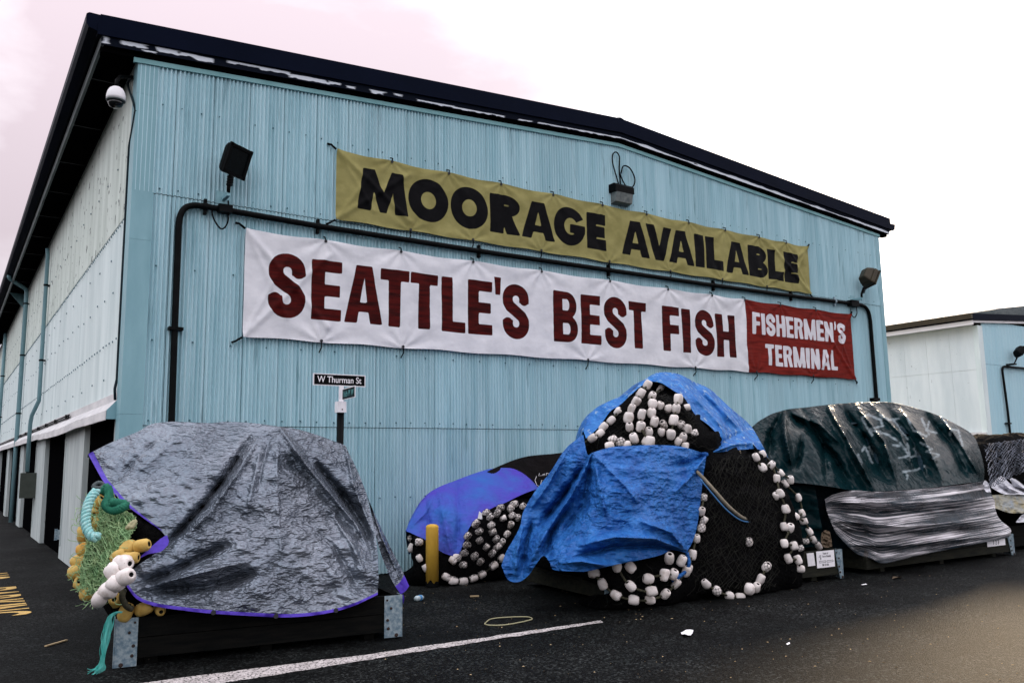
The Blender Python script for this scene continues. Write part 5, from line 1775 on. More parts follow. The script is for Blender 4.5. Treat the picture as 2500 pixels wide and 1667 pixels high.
# stretch film around the load
T6 = thing('stretch_film', 'glossy clear stretch film wound round the load below the green tarp', 'plastic wrap', (12.8, -5.5, .4))
ftop = [(2014, 1218), (2037, 1206), (2083, 1197), (2159, 1200), (2274, 1191), (2350, 1183), (2404, 1174), (2412, 1178)]
fbot = [(2040, 1300), (2060, 1322), (2090, 1350), (2125, 1362), (2159, 1374), (2236, 1356), (2312, 1341), (2389, 1326), (2450, 1314), (2467, 1307)]
fleft = [(2040, 1300), (2028, 1272), (2018, 1244), (2014, 1218)]
fright = [(2467, 1307), (2467, 1290), (2442, 1268), (2431, 1246), (2428, 1222), (2416, 1196), (2412, 1178)]
dep6 = [(2014, 1218, -5.05), (2083, 1197, -5.35), (2159, 1200, -5.55), (2274, 1191, -5.6), (2350, 1183, -5.6), (2412, 1178, -5.3), (2040, 1300, -5.2), (2090, 1350, -5.4), (2159, 1374, -5.66), (2312, 1341, -5.72), (2450, 1314, -5.75), (2467, 1307, -5.72), (2467, 1290, -5.72), (2442, 1268, -5.5), (2428, 1222, -5.4),
        (2200, 1280, -5.65), (2350, 1250, -5.68), (2090, 1270, -5.45), (2415, 1290, -5.7)]
folds6 = [([(2030, 1225), (2200, 1228), (2425, 1215)], 9, .05), ([(2030, 1245), (2200, 1250), (2430, 1238)], 8, -.06), ([(2040, 1270), (2200, 1285), (2440, 1268)], 10, .06), ([(2060, 1300), (2200, 1305), (2450, 1288)], 8, -.05), ([(2090, 1330), (2200, 1330), (2460, 1303)], 9, .05)]
film = Sheet(fbot, ftop, fleft, fright, dep6, 200, 90, folds6, [(1 / 120, 1 / 9, -.12, .06, False), (1 / 200, 1 / 4.5, -.10, .03, True)])
ob = film.build('film', m_wrap, T6)
uu, vv = np.meshgrid(np.linspace(0, 6, 200), np.linspace(0, 1, 90), indexing='ij')
set_attr(ob, 'along', uu)
set_attr(ob, 'across', vv)
mk = MB()
for s_ in ([(2084, 1217), (2105, 1211), (2135, 1213), (2155, 1219)], [(2102, 1218), (2130, 1216), (2185, 1219)], [(2118, 1233), (2140, 1231), (2175, 1232)], [(2126, 1244), (2150, 1240), (2180, 1242), (2198, 1246)]):
    mk.tube([p + (CAM - p) / np.linalg.norm(CAM - p) * .02 for p in at(*np.array(smooth_line(s_, 10)).T, film.rbf(*np.array(smooth_line(s_, 10)).T))], .012, 5)
mk.build('marker_stroke', m_ink, T6)
MB().grid(Sheet([(2402, 1192), (2408, 1200), (2420, 1202)], [(2400, 1180), (2405, 1172), (2414, 1180)], [(2402, 1192), (2400, 1180)], [(2420, 1202), (2414, 1180)], lambda X, Y: -5.45 + 0 * X, 16, 14, [], [(1 / 8, 1 / 6, 0, .06, False)]).W).build('film_knot', m_whitebag, T6, smooth=True)

Sheet.gain = 1.8
# cloth and bags on the farthest skid
T7 = thing('white_cloth', 'crumpled white cloth piled on the farthest skid at the right edge', 'cloth', (17.5, -5, .8))
sh7 = Sheet([(2420, 1190), (2450, 1205), (2490, 1207), (2560, 1206), (2600, 1200)], [(2422, 1180), (2436, 1166), (2460, 1152), (2500, 1140), (2560, 1120), (2600, 1118)], [(2420, 1190), (2421, 1184), (2422, 1180)], [(2600, 1200), (2602, 1160), (2600, 1118)],
            lambda X, Y: -4.75 - (Y - 1150) / 100 * .9 + 0 * X, 90, 50, [([(2430 + 14 * k, 1170), (2442 + 18 * k, 1190), (2470 + 22 * k, 1203)], 4, (.08 if k % 2 else -.08)) for k in range(7)], [(1 / 16, 1 / 9, .6, .10, True)])
sh7.build('sheet', m_whitebag, T7)
T8 = thing('grey_bag', 'grey and yellowish plastic bag slumped under the white cloth', 'bag', (17, -5.2, .5))
sh8 = Sheet([(2430, 1240), (2470, 1252), (2530, 1250), (2600, 1246)], [(2420, 1208), (2470, 1206), (2530, 1208), (2600, 1204)], [(2430, 1240), (2422, 1224), (2420, 1208)], [(2600, 1246), (2602, 1225), (2600, 1204)], lambda X, Y: -5.2 - (Y - 1205) / 100 * .4 + 0 * X, 60, 30, [], [(1 / 14, 1 / 18, .2, .12, True)])
sh8.build('sheet', m_greybag, T8)
T9 = thing('white_rag', 'small white rag at the right edge of the farthest skid', 'rag', (17, -5.4, .6))
Sheet([(2480, 1275), (2505, 1274), (2540, 1272)], [(2484, 1268), (2500, 1254), (2540, 1250)], [(2480, 1275), (2484, 1268)], [(2540, 1272), (2540, 1250)], lambda X, Y: -5.44 + 0 * X, 24, 14, [], [(1 / 10, 1 / 6, .3, .06, True)]).build('sheet', m_whitebag, T9)


# ------------------------------------------------------------------ net heaps
SIL1 = [(205, 1400), (215, 1300), (240, 1210), (236, 1118), (335, 1062), (423, 1038), (554, 1038), (681, 1052), (773, 1070), (836, 1098), (900, 1262), (918, 1400), (918, 1450), (925, 1560), (290, 1560), (285, 1500), (225, 1450)]
SIL2 = [(1245, 1405), (1255, 1345), (1295, 1255), (1355, 1160), (1428, 1070), (1450, 1026), (1511, 982), (1575, 946), (1605, 926), (1635, 925), (1668, 934), (1735, 968), (1790, 1022), (1838, 1075), (1858, 1100), (1885, 1135), (1925, 1200), (1950, 1270), (1975, 1320), (1975, 1390), (1880, 1435), (1800, 1466), (1560, 1476), (1430, 1415)]
SIL1B = [(1010, 1418), (1002, 1340), (1002, 1302), (1056, 1208), (1113, 1182), (1205, 1153), (1290, 1172), (1340, 1200), (1340, 1425)]
SIL1C = [(1190, 1330), (1195, 1158), (1230, 1143), (1297, 1121), (1373, 1114), (1500, 1112), (1500, 1350)]
SIL3 = [(1848, 1060), (1870, 1034), (1914, 1010), (1968, 1002), (2037, 995), (2163, 990), (2236, 1004), (2289, 1021), (2343, 1048), (2378, 1084), (2390, 1120), (2400, 1180), (2440, 1290), (2460, 1335), (2060, 1395), (2000, 1300), (1900, 1170)]
hp1 = Heap(mound(.72, -3.60, 1.50, 1.02, .16, 2.0, math.atan2(d1[1], d1[0]), e=.55, seed=1))
hp2 = Heap(mound(7.35, -4.05, 2.15, 1.42, .10, 2.95, math.atan2(d2[1], d2[0]), e=.75, amp=.13, fr=2.2, seed=2), mound(6.1, -4.9, .95, .55, .02, 1.2, 0, e=.6, seed=3), mound(8.1, -4.9, 1.15, .72, .02, 1.75, 0, e=.6, seed=4))
hp1b = Heap(mound(5.7, -1.22, 1.55, .74, .02, 1.30, 0, e=.6, amp=.04, seed=5))
hp1c = Heap(mound(7.55, -.85, 1.5, .62, .02, 1.95, 0, e=.6, seed=6))
hp3 = Heap(mound(12.75, -4.2, 2.35, 1.15, .16, 2.45, math.atan2(d3[1], d3[0]), e=.5, seed=7))
hp4 = Heap(mound(18.3, -4.0, 2.3, 1.1, .12, 2.30, 0, e=.5, seed=8))
for hp, pol, shs in ((hp1, SIL1, (sh1, tailS)), (hp2, SIL2, (hood, front)), (hp1b, SIL1B, (sh3,)), (hp1c, SIL1C, (sh4,)), (hp3, SIL3, (sh5, film))):
    hp.fit(pol, shs)
nb1 = thing('net_bundle', 'heap of green and dark fishing net under the silver tarp', 'fishing net', (.7, -3.6, .15))
hp1.build('bundle', m_heap, nb1)
nb2 = thing('net_bundle', 'tall heap of black fishing net under the blue tarp', 'fishing net', (7.3, -4.1, .1))
hp2.build('bundle', m_heap, nb2)
nb3 = thing('net_bundle', 'low heap of black net full of floats behind the yellow bollard', 'fishing net', (5.7, -1.2, 0))
hp1b.build('bundle', m_heap, nb3)
nb4 = thing('net_bundle', 'heap of black net under the black sheet against the wall', 'fishing net', (7.5, -.85, 0))
hp1c.build('bundle', m_heap, nb4)
nb5 = thing('net_bundle', 'wide net heap under the green tarp', 'fishing net', (12.75, -4.2, .1))
hp3.build('bundle', m_underblue, nb5)
nb6 = thing('net_bundle', 'black net with pale knots heaped at the right edge', 'fishing net', (18.3, -4, .1))
hp4.build('bundle', m_heap, nb6)
# bundle seen through the film
inn = Sheet(fbot, ftop, fleft, fright, [(a, b, c + .10) for a, b, c in dep6], 70, 40, folds6, [(1 / 60, 1 / 20, .2, .06, False)])
o = inn.build('wrapped_bundle', m_underblue, nb5)
# ------------------------------------------------------------------ floats
def float_mesh(m, L_=.15, R_=.062):
    prof = [(.004, -L_ * .36), (.020, -L_ * .40), (.024, -L_ * .47), (.034, -L_ * .5), (.050, -L_ * .455), (R_, -L_ * .26), (R_ * 1.03, 0), (R_, L_ * .26), (.050, L_ * .455), (.034, L_ * .5), (.024, L_ * .47), (.020, L_ * .40), (.004, L_ * .36)]
    mb_ = MB().lathe(prof, 14)
    me = mb_.mesh('float', m, True)
    me.materials.append(m_bore_shade)
    for p in me.polygons:
        c = p.center
        if math.hypot(c.x, c.y) < .0235:
            p.material_index = 1
    return me


def net_mesh(L_=.15, R_=.068):
    mb_ = MB()
    for s in (1, -1):
        for k in range(6):
            pts = []
            for i in range(9):
                t = i / 8
                z = (t - .5) * L_ * 1.06
                r = R_ * math.sqrt(max(.05, 1 - (2 * t - 1) ** 4 * .8))
                a = 2 * math.pi * k / 6 + s * t * 2.4
                pts.append((r * math.cos(a), r * math.sin(a), z))
            mb_.tube(pts, .0032, 3, False)
    return mb_.mesh('net_wrap', m_net)


def dented(me, seed, a):
    me = me.copy()
    for v in me.vertices:
        k_ = 1 + a * float(fbm(np.array(v.co.x * 14 + seed * 3.7 + v.co.z * 9), np.array(v.co.y * 14 + seed * 1.3), 2))
        v.co.x *= k_
        v.co.y *= k_
    return me


FM = {'w': float_mesh(m_float), 'y': float_mesh(m_floaty, .17, .066), 'o': float_mesh(m_floato, .16, .074), 'W': float_mesh(m_float, .20, .082)}
FV = {k: [v, dented(v, 1, .25), dented(v, 2, .45), dented(v, 3, .35)] for k, v in FM.items()}
NET = net_mesh()
FACE_SIGN = {}


def float_matrix(p, axis, s):
    q = Vector(axis).to_track_quat('Z', 'Y').to_matrix().to_4x4()
    return Matrix.Translation(p) @ q @ Matrix.Rotation(rnd.uniform(0, 6.28), 4, 'Z') @ Matrix.Diagonal((s * rnd.uniform(.94, 1.06), s * rnd.uniform(.94, 1.06), s * rnd.uniform(.92, 1.08), 1))


def img_axis(deg, depth=0.0):
    a = math.radians(deg)
    v = _r * math.cos(a) + _u * math.sin(a) - _f * depth
    return v / np.linalg.norm(v)


def on_heap(heap, px, py, lift=.05, default=None):
    p = heap.hit(px, py, default)
    d = CAM - p
    return p + d / np.linalg.norm(d) * lift


def string(label, heap, pts, kind='w', s=1.0, lift=.05, rope=True, rope_r=.016, netted=(), group=None, default=None, mrope=None, smooth=True):
    """floats threaded on a line; pts: (px, py) or (px, py, image angle)"""
    P = []
    for q in pts:
        P.append(on_heap(heap, q[0], q[1], lift, default))
    P = np.array(P)
    if len(P) > 2 and smooth:      # keep the line from jumping between folds
        d = np.linalg.norm(P - CAM, axis=1)
        ds = d.copy()
        for _ in range(2):
            ds[1:-1] = (ds[:-2] + 2 * ds[1:-1] + ds[2:]) / 4
        ds = np.minimum(ds, d)
        P = CAM + (P - CAM) / d[:, None] * ds[:, None]
    s = s * (.80 if heap is hp2 else .88)
    t_ = thing('float_line', label, 'float line', tuple(P[0]), group or 'lines of net floats')
    if rope and len(P) > 1:
        MB().tube(smooth_line(P, len(P) * 5), rope_r, 6).build('rope', mrope or m_rope, t_, smooth=True)
    for i, q in enumerate(pts):
        if len(q) > 2:
            ax = img_axis(q[2], rnd.uniform(-.2, .5))
        elif len(P) > 1:
            a, b = P[max(0, i - 1)], P[min(len(P) - 1, i + 1)]
            ax = b - a
        else:
            ax = img_axis(90)
        k = q[3] if len(q) > 3 else kind
        o = inst('float', FV[k][rnd.randrange(4)], t_)
        o.matrix_basis = float_matrix(P[i], ax, s * rnd.uniform(.94, 1.06))
        if netted == 'all' or i in netted:
            w_ = bpy.data.objects.new('net_wrap', NET)
            COL.objects.link(w_)
            w_.parent = o
    return t_, P


# blue heap, top opening
string('white float line running from the top of the blue hood down its left side', hp2, [(1581, 939, 60), (1565, 960, 60), (1552, 980, 62), (1542, 998, 75), (1535, 1019, 85), (1537, 1042, 95), (1548, 1070, 110)], s=1.22, lift=.12)
string('short white float line in the middle of the blue hood opening', hp2, [(1613, 950, 60), (1592, 967, 70), (1593, 985, 80), (1591, 1008, 85), (1598, 1029, 80), (1583, 1054, 80)], s=1.2, lift=.10)
string('white float line left of centre in the blue hood opening', hp2, [(1567, 1012, 82), (1563, 1041, 80), (1586, 1078, 80)], s=1.25, lift=.14)
string('white float line hanging at the right of the blue hood opening', hp2, [(1656, 974, 88), (1651, 997, 88), (1645, 1025, 85), (1638, 1061, 78)], s=1.25, lift=.14)
string('scattered dusty floats at the back of the blue hood opening', hp2, [(1612, 990, 70), (1632, 997, 30), (1675, 995, 10), (1619, 1037, 120), (1663, 1038, 100), (1678, 1047, 70), (1694, 1057, 20), (1667, 1067, 75), (1614, 1055, 80), (1576, 1077, 60), (1673, 1090, 90), (1655, 1078, 60)], s=1.1, lift=.03, rope=False, netted=(3, 4, 6), smooth=False)
string('dusty float line trailing out of the left edge of the blue tarp', hp2, [(1509, 1005, 40), (1492, 1026, 45), (1473, 1042, 50), (1465, 1057, 40), (1446, 1069, 40), (1413, 1092, 45), (1415, 1114, 40), (1388, 1122, 50), (1383, 1143, 40), (1356, 1176, 50)], s=1.12, lift=.16, default=-4.55)
string('netted floats behind the left string in the blue hood', hp2, [(1496, 1073, 30), (1515, 1079, 60), (1530, 1085, 20), (1488, 1088, 10)], s=1.1, lift=.06, rope=False, netted=(0, 1), smooth=False)
# lower ring below the blue sheet
string('curved line of floats hanging lowest under the blue front sheet', hp2, [(1450, 1399, 10), (1471, 1425, -62), (1503, 1452, -35), (1547, 1464, -5), (1587, 1464, 5), (1624, 1449, 50), (1650, 1424, 55), (1674, 1394, 75), (1691, 1354, 80)], s=1.18, lift=.10, default=-5.25)
string('inner loop of floats under the blue front sheet', hp2, [(1506, 1383, -80), (1539, 1430, -50), (1591, 1443, 15), (1583, 1412, -10), (1622, 1403, 85), (1644, 1401, 70)], s=1.2, lift=.16, default=-5.3)
string('three white floats tucked under the hem of the blue front sheet', hp2, [(1539, 1384, -40), (1634, 1362, 90), (1664, 1368, 65)], s=1.2, lift=.14, rope=False, default=-5.35)
string('line of dusty floats down the right edge of the blue front sheet', hp2, [(1718, 1215, 80), (1713, 1248, 80), (1718, 1270, 60), (1713, 1288, 75), (1700, 1314, 85), (1690, 1354, 80), (1682, 1388, 75)], s=1.05, lift=.06, netted=(0, 2, 3), default=-5.3)
string('bottom loop of floats right of the blue front sheet', hp2, [(1723, 1424, -60), (1750, 1442, -35), (1781, 1454, -10), (1807, 1456, 0), (1829, 1437, 85, 'W'), (1847, 1434, 75), (1857, 1414, 60), (1872, 1383, 75)], s=1.15, lift=.12, netted=(1, 7), default=-5.45)
string('main line of floats falling from the tip of the blue hood', hp2, [(1846, 1116, -65), (1862, 1141, -60), (1883, 1135, 60), (1896, 1168, 85), (1904, 1204, -75), (1918, 1242, -80), (1914, 1285, -85), (1929, 1288, 85), (1915, 1326, -85), (1938, 1332, -80), (1924, 1363, -75), (1948, 1366, -70), (1953, 1388, 0)], s=1.12, lift=.10, default=-5.0)
string('outer line of floats right of the black net heap', hp2, [(1862, 1108, -65), (1907, 1154, -50), (1930, 1171, -85), (1917, 1180, -50), (1949, 1214, -75), (1958, 1252, -70), (1943, 1260, -35), (1962, 1272, 20), (1976, 1297, -60), (1966, 1321, 10), (1986, 1317, -70), (1998, 1332, -60)], s=1.05, lift=.06, netted=(9,), default=-5.05)
string('netted floats deep in the black heap right of the blue sheet', hp2, [(1828, 1322, 80), (1953, 1338, 20), (1895, 1211, 85)], s=1.0, lift=.02, rope=False, netted=(0, 1), smooth=False)
# heap behind the bollard
string('netted white floats bulging out of the low heap behind the bollard', hp1b, [(1187, 1252, 40), (1162, 1278, 45), (1170, 1296, 30), (1200, 1282, 50), (1203, 1298, 20), (1228, 1265, 20), (1214, 1252, 60), (1197, 1262, 50), (1246, 1281, 70), (1171, 1319, 35), (1139, 1330, 30), (1142, 1308, 50), (1133, 1349, 30), (1211, 1315, 50), (1226, 1323, 60), (1202, 1350, 50),
                                                                                      (1187, 1335, 50), (1173, 1370, 40), (1131, 1378, 0), (1222, 1239, 20), (1255, 1231, 10), (1276, 1237, 50), (1247, 1242, 50), (1264, 1263, 70), (1159, 1357, 40), (1238, 1303, 50), (1250, 1258, 30), (1215, 1335, 40)], s=1.0, lift=.045, rope=False, netted='all', default=-1.75, smooth=False)
string('curved line of dim floats at the foot of the low heap', hp1b, [(1224, 1362), (1205, 1380), (1177, 1402), (1156, 1411), (1131, 1418), (1107, 1417), (1090, 1408)], s=1.1, lift=.05, default=-1.9)
string('floats below the left edge of the violet tarp', hp1b, [(1004, 1312, 30), (1023, 1323, 0), (1005, 1336, 70), (1024, 1362, -60), (1040, 1386, -60), (1106, 1367, -30), (1115, 1361, -20)], s=1.0, lift=.05, rope=False, netted=(0, 1), default=-1.5, smooth=False)
# cart 1, left end
WL = dict(s=1.0, lift=.10, default=-4.3)
gn_pts = ([(194, 1432), (212, 1448), (240, 1446), (266, 1425)], [(246, 1228), (270, 1234), (300, 1243), (328, 1258)], [(194, 1432), (198, 1384), (212, 1335), (230, 1300), (238, 1270), (246, 1228)], [(266, 1425), (286, 1385), (300, 1340), (322, 1300), (334, 1278), (328, 1258)])
dg_ = RBF([(198, 1428, -4.0), (262, 1425, -4.55), (249, 1231, -3.75), (325, 1255, -4.05), (215, 1340, -3.95), (290, 1345, -4.45), (250, 1380, -4.4), (265, 1300, -4.15)])
gnd = lambda X, Y: at(X, Y, dg_(X, Y))
WP = [(300, 1374, 15), (282, 1394, 40), (306, 1408, 35), (283, 1424, 40), (262, 1441, 42), (245, 1459, 55)]
ws_ = thing('float_line', 'string of white floats sliding down the left end of the silver tarp', 'float line', (-.4, -4.8, .9), 'lines of net floats')
wp_ = np.array([at(a, b, float(dg_(a, b)) - .30) for a, b, c in WP])
MB().tube(smooth_line(wp_, 40), .012, 6).build('rope', m_rope, ws_, smooth=True)
for (a, b, c), p in zip(WP, wp_):
    o = inst('float', FV['W'][rnd.randrange(4)], ws_)
    o.matrix_basis = float_matrix(p, img_axis(c - 10, .5), rnd.uniform(.85, 1.0))

YL = [((204, 1304), 85, 'low at the left, touching the turquoise rope'), ((206, 1341), 40, 'orange one beside the pale green netting'), ((194, 1367), 20, 'outermost on the left, above another yellow one'), ((190, 1396), 10, 'second from the bottom on the left outline'),
      ((198, 1421), 60, 'half hidden behind the left fringe of the netting'), ((217, 1448), 10, 'lowest one under the green netting'), ((237, 1229), 50, 'topmost one beside the turquoise rope'), ((227, 1255), 5, 'ring end showing beside the turquoise rope'),
      ((239, 1284), 60, 'dark one in the gap of the turquoise rope'), ((313, 1337), 15, 'left one of the upper pair by the violet flap'), ((347, 1331), 12, 'right one of the upper pair by the violet flap'), ((292, 1358), 30, 'just above the white floats on the left'),
      ((317, 1361), 0, 'just above the white floats on the right'), ((283, 1467), 75, 'large one under the white string by the frayed rope'), ((353, 1485), 25, 'large one under the violet hem'), ((391, 1489), 0, 'small ring end under the violet hem'), ((307, 1494), 70, 'wedged behind the top of the corner plate')]
for (px, py), an, lb in YL:
    p = at(px, py, float(dg_(px, py)) + (.05 if px < 245 else -.04))
    if py > 1455:
        p = at(px, py, -4.62 if px < 340 else -4.66)
    orange = lb.startswith('orange')
    o = inst('net_float', FV['o' if orange else 'y'][rnd.randrange(4)], None, float_matrix(p, img_axis(an, rnd.uniform(-.15, .1) if 'ring' not in lb else 1.6), rnd.uniform(.95, 1.1) * (.7 if 'small' in lb else 1)))
    tag(o, ('orange foam float beside the pale green netting' if orange else 'yellow foam float, ' + lb), 'net float', 'loose floats at the left end of the silver tarp')

# green netting spilling from the left end
def lattice(sheet_pts, depth_fn, name, m, parent, nu, nv, r, wob=2.5, lift=.02):
    bottom, top, left, right = sheet_pts
    B, T, Lf, R = smooth_line(bottom, nu), smooth_line(top, nu), smooth_line(left, nv), smooth_line(right, nv)
    u = np.linspace(0, 1, nu)[:, None, None]
    v = np.linspace(0, 1, nv)[None, :, None]
    P = (1 - v) * B[:, None] + v * T[:, None] + (1 - u) * Lf[None] + u * R[None] - ((1 - u) * (1 - v) * B[0] + u * (1 - v) * B[-1] + (1 - u) * v * T[0] + u * v * T[-1])
    P = P + RNG.normal(0, wob, P.shape)
    W = depth_fn(P[..., 0], P[..., 1])
    d = CAM - W
    W = W + d / np.linalg.norm(d, axis=2)[..., None] * lift
    mb_ = MB()
    for s in (1, -1):
        for k in range(-nv, nu + nv):
            line = [W[k + s * j, j] for j in range(nv) if 0 <= k + s * j < nu]
            if len(line) > 2:
                mb_.tube(line, r, 3, False)
    o = mb_.build(name, m, parent)
    o['kind'] = 'stuff'
    return o


gnet = thing('green_netting', 'pale green netting spilling out of the left end of the silver tarp', 'netting', (-.6, -4.1, .7))
gs = Sheet(*gn_pts, dg_, 50, 60, [], [(1 / 18, 1 / 14, .5, .10, False)])
o = gs.build('netting_mass', m_greenback, gnet)
lattice(gn_pts, gnd, 'mesh_twine', m_green, gnet, 17, 34, .0052, 2.2, .05)
lattice(gn_pts, gnd, 'mesh_twine', m_green, gnet, 13, 25, .0045, 2.8, .08)


mk = MB()
for _ in range(230):
    x, y = rnd.uniform(188, 300), rnd.uniform(1225, 1470)
    if x > 262 - (1240 - y) * .12 and y > 1330:
        continue
    a = rnd.uniform(0, 6.28)
    pts = []
    base_d = -.10 - .10 * rnd.random()
    for i_ in range(7):
        pts.append(at(x, y, float(dg_(x, y)) + base_d + rnd.uniform(-.02, .02)))
        a += rnd.uniform(-.8, .8)
        x += math.cos(a) * 6
        y += math.sin(a) * 6
    mk.tube(smooth_line(pts, 14), .0034, 3, False)
o = mk.build('loose_twine', m_green, gnet)
o['kind'] = 'stuff'


def braid(name, label, path, rad, m, strands=3, tw=1.1, cat='rope', n=90):
    t_ = thing(name, label, cat, tuple(path[-1]))
    P = smooth_line(path, n)
    T = np.gradient(P, axis=0)
    T /= np.linalg.norm(T, axis=1)[:, None]
    ref = np.array([0.3, -1, .2])
    N_ = np.cross(T, ref)
    N_ /= np.linalg.norm(N_, axis=1)[:, None]
    Bn = np.cross(T, N_)
    for k in range(strands):
        a = 2 * math.pi * k / strands + np.arange(n) * tw
        q = P + rad * .62 * (np.cos(a)[:, None] * N_ + np.sin(a)[:, None] * Bn)
        MB().tube(q, rad * .50, 6).build('strand', m, t_, smooth=True)
    return t_


braid('turquoise_rope', 'thick pale turquoise braided rope looped at the left of the green netting', [at(*p) for p in ((236, 1198, -4.1), (222, 1215, -4.15), (213, 1240, -4.2), (209, 1268, -4.25), (214, 1294, -4.3), (228, 1312, -4.35), (238, 1308, -4.3))], .046, m_tealrope, 3, .36)
braid('green_rope', 'dark green rope bunched above the pale green netting', [at(*p) for p in ((252, 1200, -4.0), (262, 1190, -4.05), (266, 1212, -4.1), (258, 1232, -4.15), (275, 1245, -4.2), (296, 1240, -4.25), (306, 1232, -4.2), (290, 1228, -4.2), (270, 1225, -4.2))], .045, m_dkgreen, 4, .8)
braid('grey_rope', 'short grey rope hanging beside the white floats over the plank', [at(*p) for p in ((302, 1440, -4.72), (298, 1455, -4.74), (303, 1470, -4.75), (310, 1480, -4.75), (322, 1486, -4.74))], .028, m_rope, 3, .8)
braid('rope_eye', 'grey spliced rope eye under the corner of the silver tarp', [at(*p) for p in ((228, 1186, -3.7), (240, 1178, -3.7), (252, 1182, -3.7), (246, 1190, -3.72), (232, 1190, -3.72), (228, 1186, -3.7))], .022, m_eave, 3, .8, n=50)
tf = thing('frayed_rope', 'frayed turquoise twine hanging over the corner of the left skid', 'rope', (-.75, -4.7, 0))
base = [(292, 1493), (280, 1496), (270, 1505), (264, 1525), (258, 1555), (254, 1585), (250, 1610), (244, 1632), (228, 1644)]
mk = MB()
for k in range(52):
    sp = rnd.uniform(-1, 1)
    pts = []
    for i, (a, b) in enumerate(base):
        wdt = (6 + 4 * math.sin(i * 1.3 + sp * 4)) if i < 7 else 13
        pts.append(at(a + sp * wdt + rnd.uniform(-3, 3), b + rnd.uniform(-2, 2) + (rnd.uniform(-12, 2) if i == 8 else 0), -4.78 + .02 * rnd.random() + .05 * abs(sp)))
    pts = np.array(pts)
    pts[:, 2] = np.maximum(pts[:, 2], .01)
    mk.tube(smooth_line(pts, 24), .0030, 3, False)
o = mk.build('twine', m_fray, tf)
o['kind'] = 'stuff'
# pale cord and yellow tuft by the gap under the violet hem
braid('straw_twine', 'tuft of straw coloured twine in the gap under the violet hem', [at(*p) for p in ((310, 1290, -4.4), (318, 1280, -4.42), (330, 1272, -4.42), (322, 1286, -4.44), (312, 1284, -4.44))], .022, m_cream, 4, .9, n=40)
rc = thing('red_cord', 'thin red cord looped around the white floats', 'cord', (-.3, -4.8, .9))
MB().tube(smooth_line([at(*p) for p in ((324, 1380, -4.72), (312, 1390, -4.85), (300, 1412, -4.98), (299, 1428, -4.98), (306, 1424, -4.95), (310, 1405, -4.9), (312, 1390, -4.85))], 30), .005, 4).build('cord_run', mat('red cord', (0.10, 0.01, 0.015), rough=.7), rc)

# black mesh over the low heap, knotted mesh at far right
lt = [(1092, 1408), (1130, 1425), (1180, 1410), (1235, 1365)], [(1150, 1288), (1190, 1250), (1230, 1230), (1290, 1215)], [(1092, 1408), (1110, 1365), (1135, 1320), (1150, 1288)], [(1235, 1365), (1255, 1310), (1275, 1260), (1290, 1215)]
dl = RBF([(1092, 1408, -1.9), (1180, 1410, -1.95), (1235, 1365, -1.95), (1150, 1288, -1.95), (1230, 1230, -1.8), (1290, 1215, -1.6), (1180, 1340, -2.03)])
lattice(lt, lambda X, Y: at(X, Y, dl(X, Y)), 'mesh_twine', m_net, nb3, 20, 24, .003, 1.2, .06)
m_knot = mat('pale knotted twine', (0.20, 0.22, 0.27), (0.004, 0.004, 0.005), (9, 9, 1.5), rough=.8)
lt = [(2415, 1190), (2440, 1180), (2480, 1160), (2560, 1140)], [(2402, 1085), (2440, 1078), (2490, 1072), (2560, 1070)], [(2415, 1190), (2412, 1150), (2402, 1085)], [(2560, 1140), (2562, 1100), (2560, 1070)]
lattice(lt, lambda X, Y: at(X, Y, -5.05 - (Y - 1080) / 100 * .35 + .10 * np.sin(X / 7)), 'mesh_twine', m_knot, nb6, 22, 14, .007, 1.4, .03)
top4 = Sheet([(2395, 1100), (2440, 1100), (2500, 1100), (2600, 1098)], [(2386, 1078), (2410, 1068), (2440, 1072), (2470, 1062), (2510, 1056), (2600, 1050)], [(2395, 1100), (2386, 1078)], [(2600, 1098), (2600, 1050)], lambda X, Y: -4.1 - (Y - 1060) / 100 * .6 + 0 * X, 60, 20, [], [(1 / 20, 1 / 14, .2, .08, False)])
top4.build('bundle_top', m_heap, nb6, back=(.8, .8))
# loose strands over the black heaps
def strands(heap, box, n, r, m, parent, lift=.02, ln=60):
    mk_ = MB()
    for _ in range(n):
        x, y = rnd.uniform(box[0], box[2]), rnd.uniform(box[1], box[3])
        a = rnd.uniform(0, 6.28)
        pts = []
        for i in range(7):
            h = heap.bvh.ray_cast(Vector(CAM), Vector(ray(x, y)).normalized())
            if h[0] is None:
                break
            p = np.array(h[0])
            pts.append(p + (CAM - p) / np.linalg.norm(CAM - p) * (lift + .02 * rnd.random()))
            a += rnd.uniform(-.7, .7)
            x += math.cos(a) * ln / 7
            y += math.sin(a) * ln / 7
        if len(pts) > 3:
            pts = np.array(pts)
            if np.max(np.linalg.norm(np.diff(pts, axis=0), axis=1)) < .6:
                mk_.tube(smooth_line(pts, 12), r, 3, False)
    o_ = mk_.build('loose_twine', m, parent)
    o_['kind'] = 'stuff'


m_twine = mat('weathered net twine', (0.004, 0.004, 0.004), (0.012, 0.012, 0.009), (9, 9, 9), rough=.9)
strands(hp2, (1560, 930, 1760, 1100), 30, .004, m_twine, nb2, .03)
def hit_grid(heap, lift=0.0):
    def fn(X, Y):
        W = np.zeros(X.shape + (3,))
        for i_ in range(X.shape[0]):
            for j_ in range(X.shape[1]):
                W[i_, j_] = heap.hit(X[i_, j_], Y[i_, j_])
        return W
    return fn


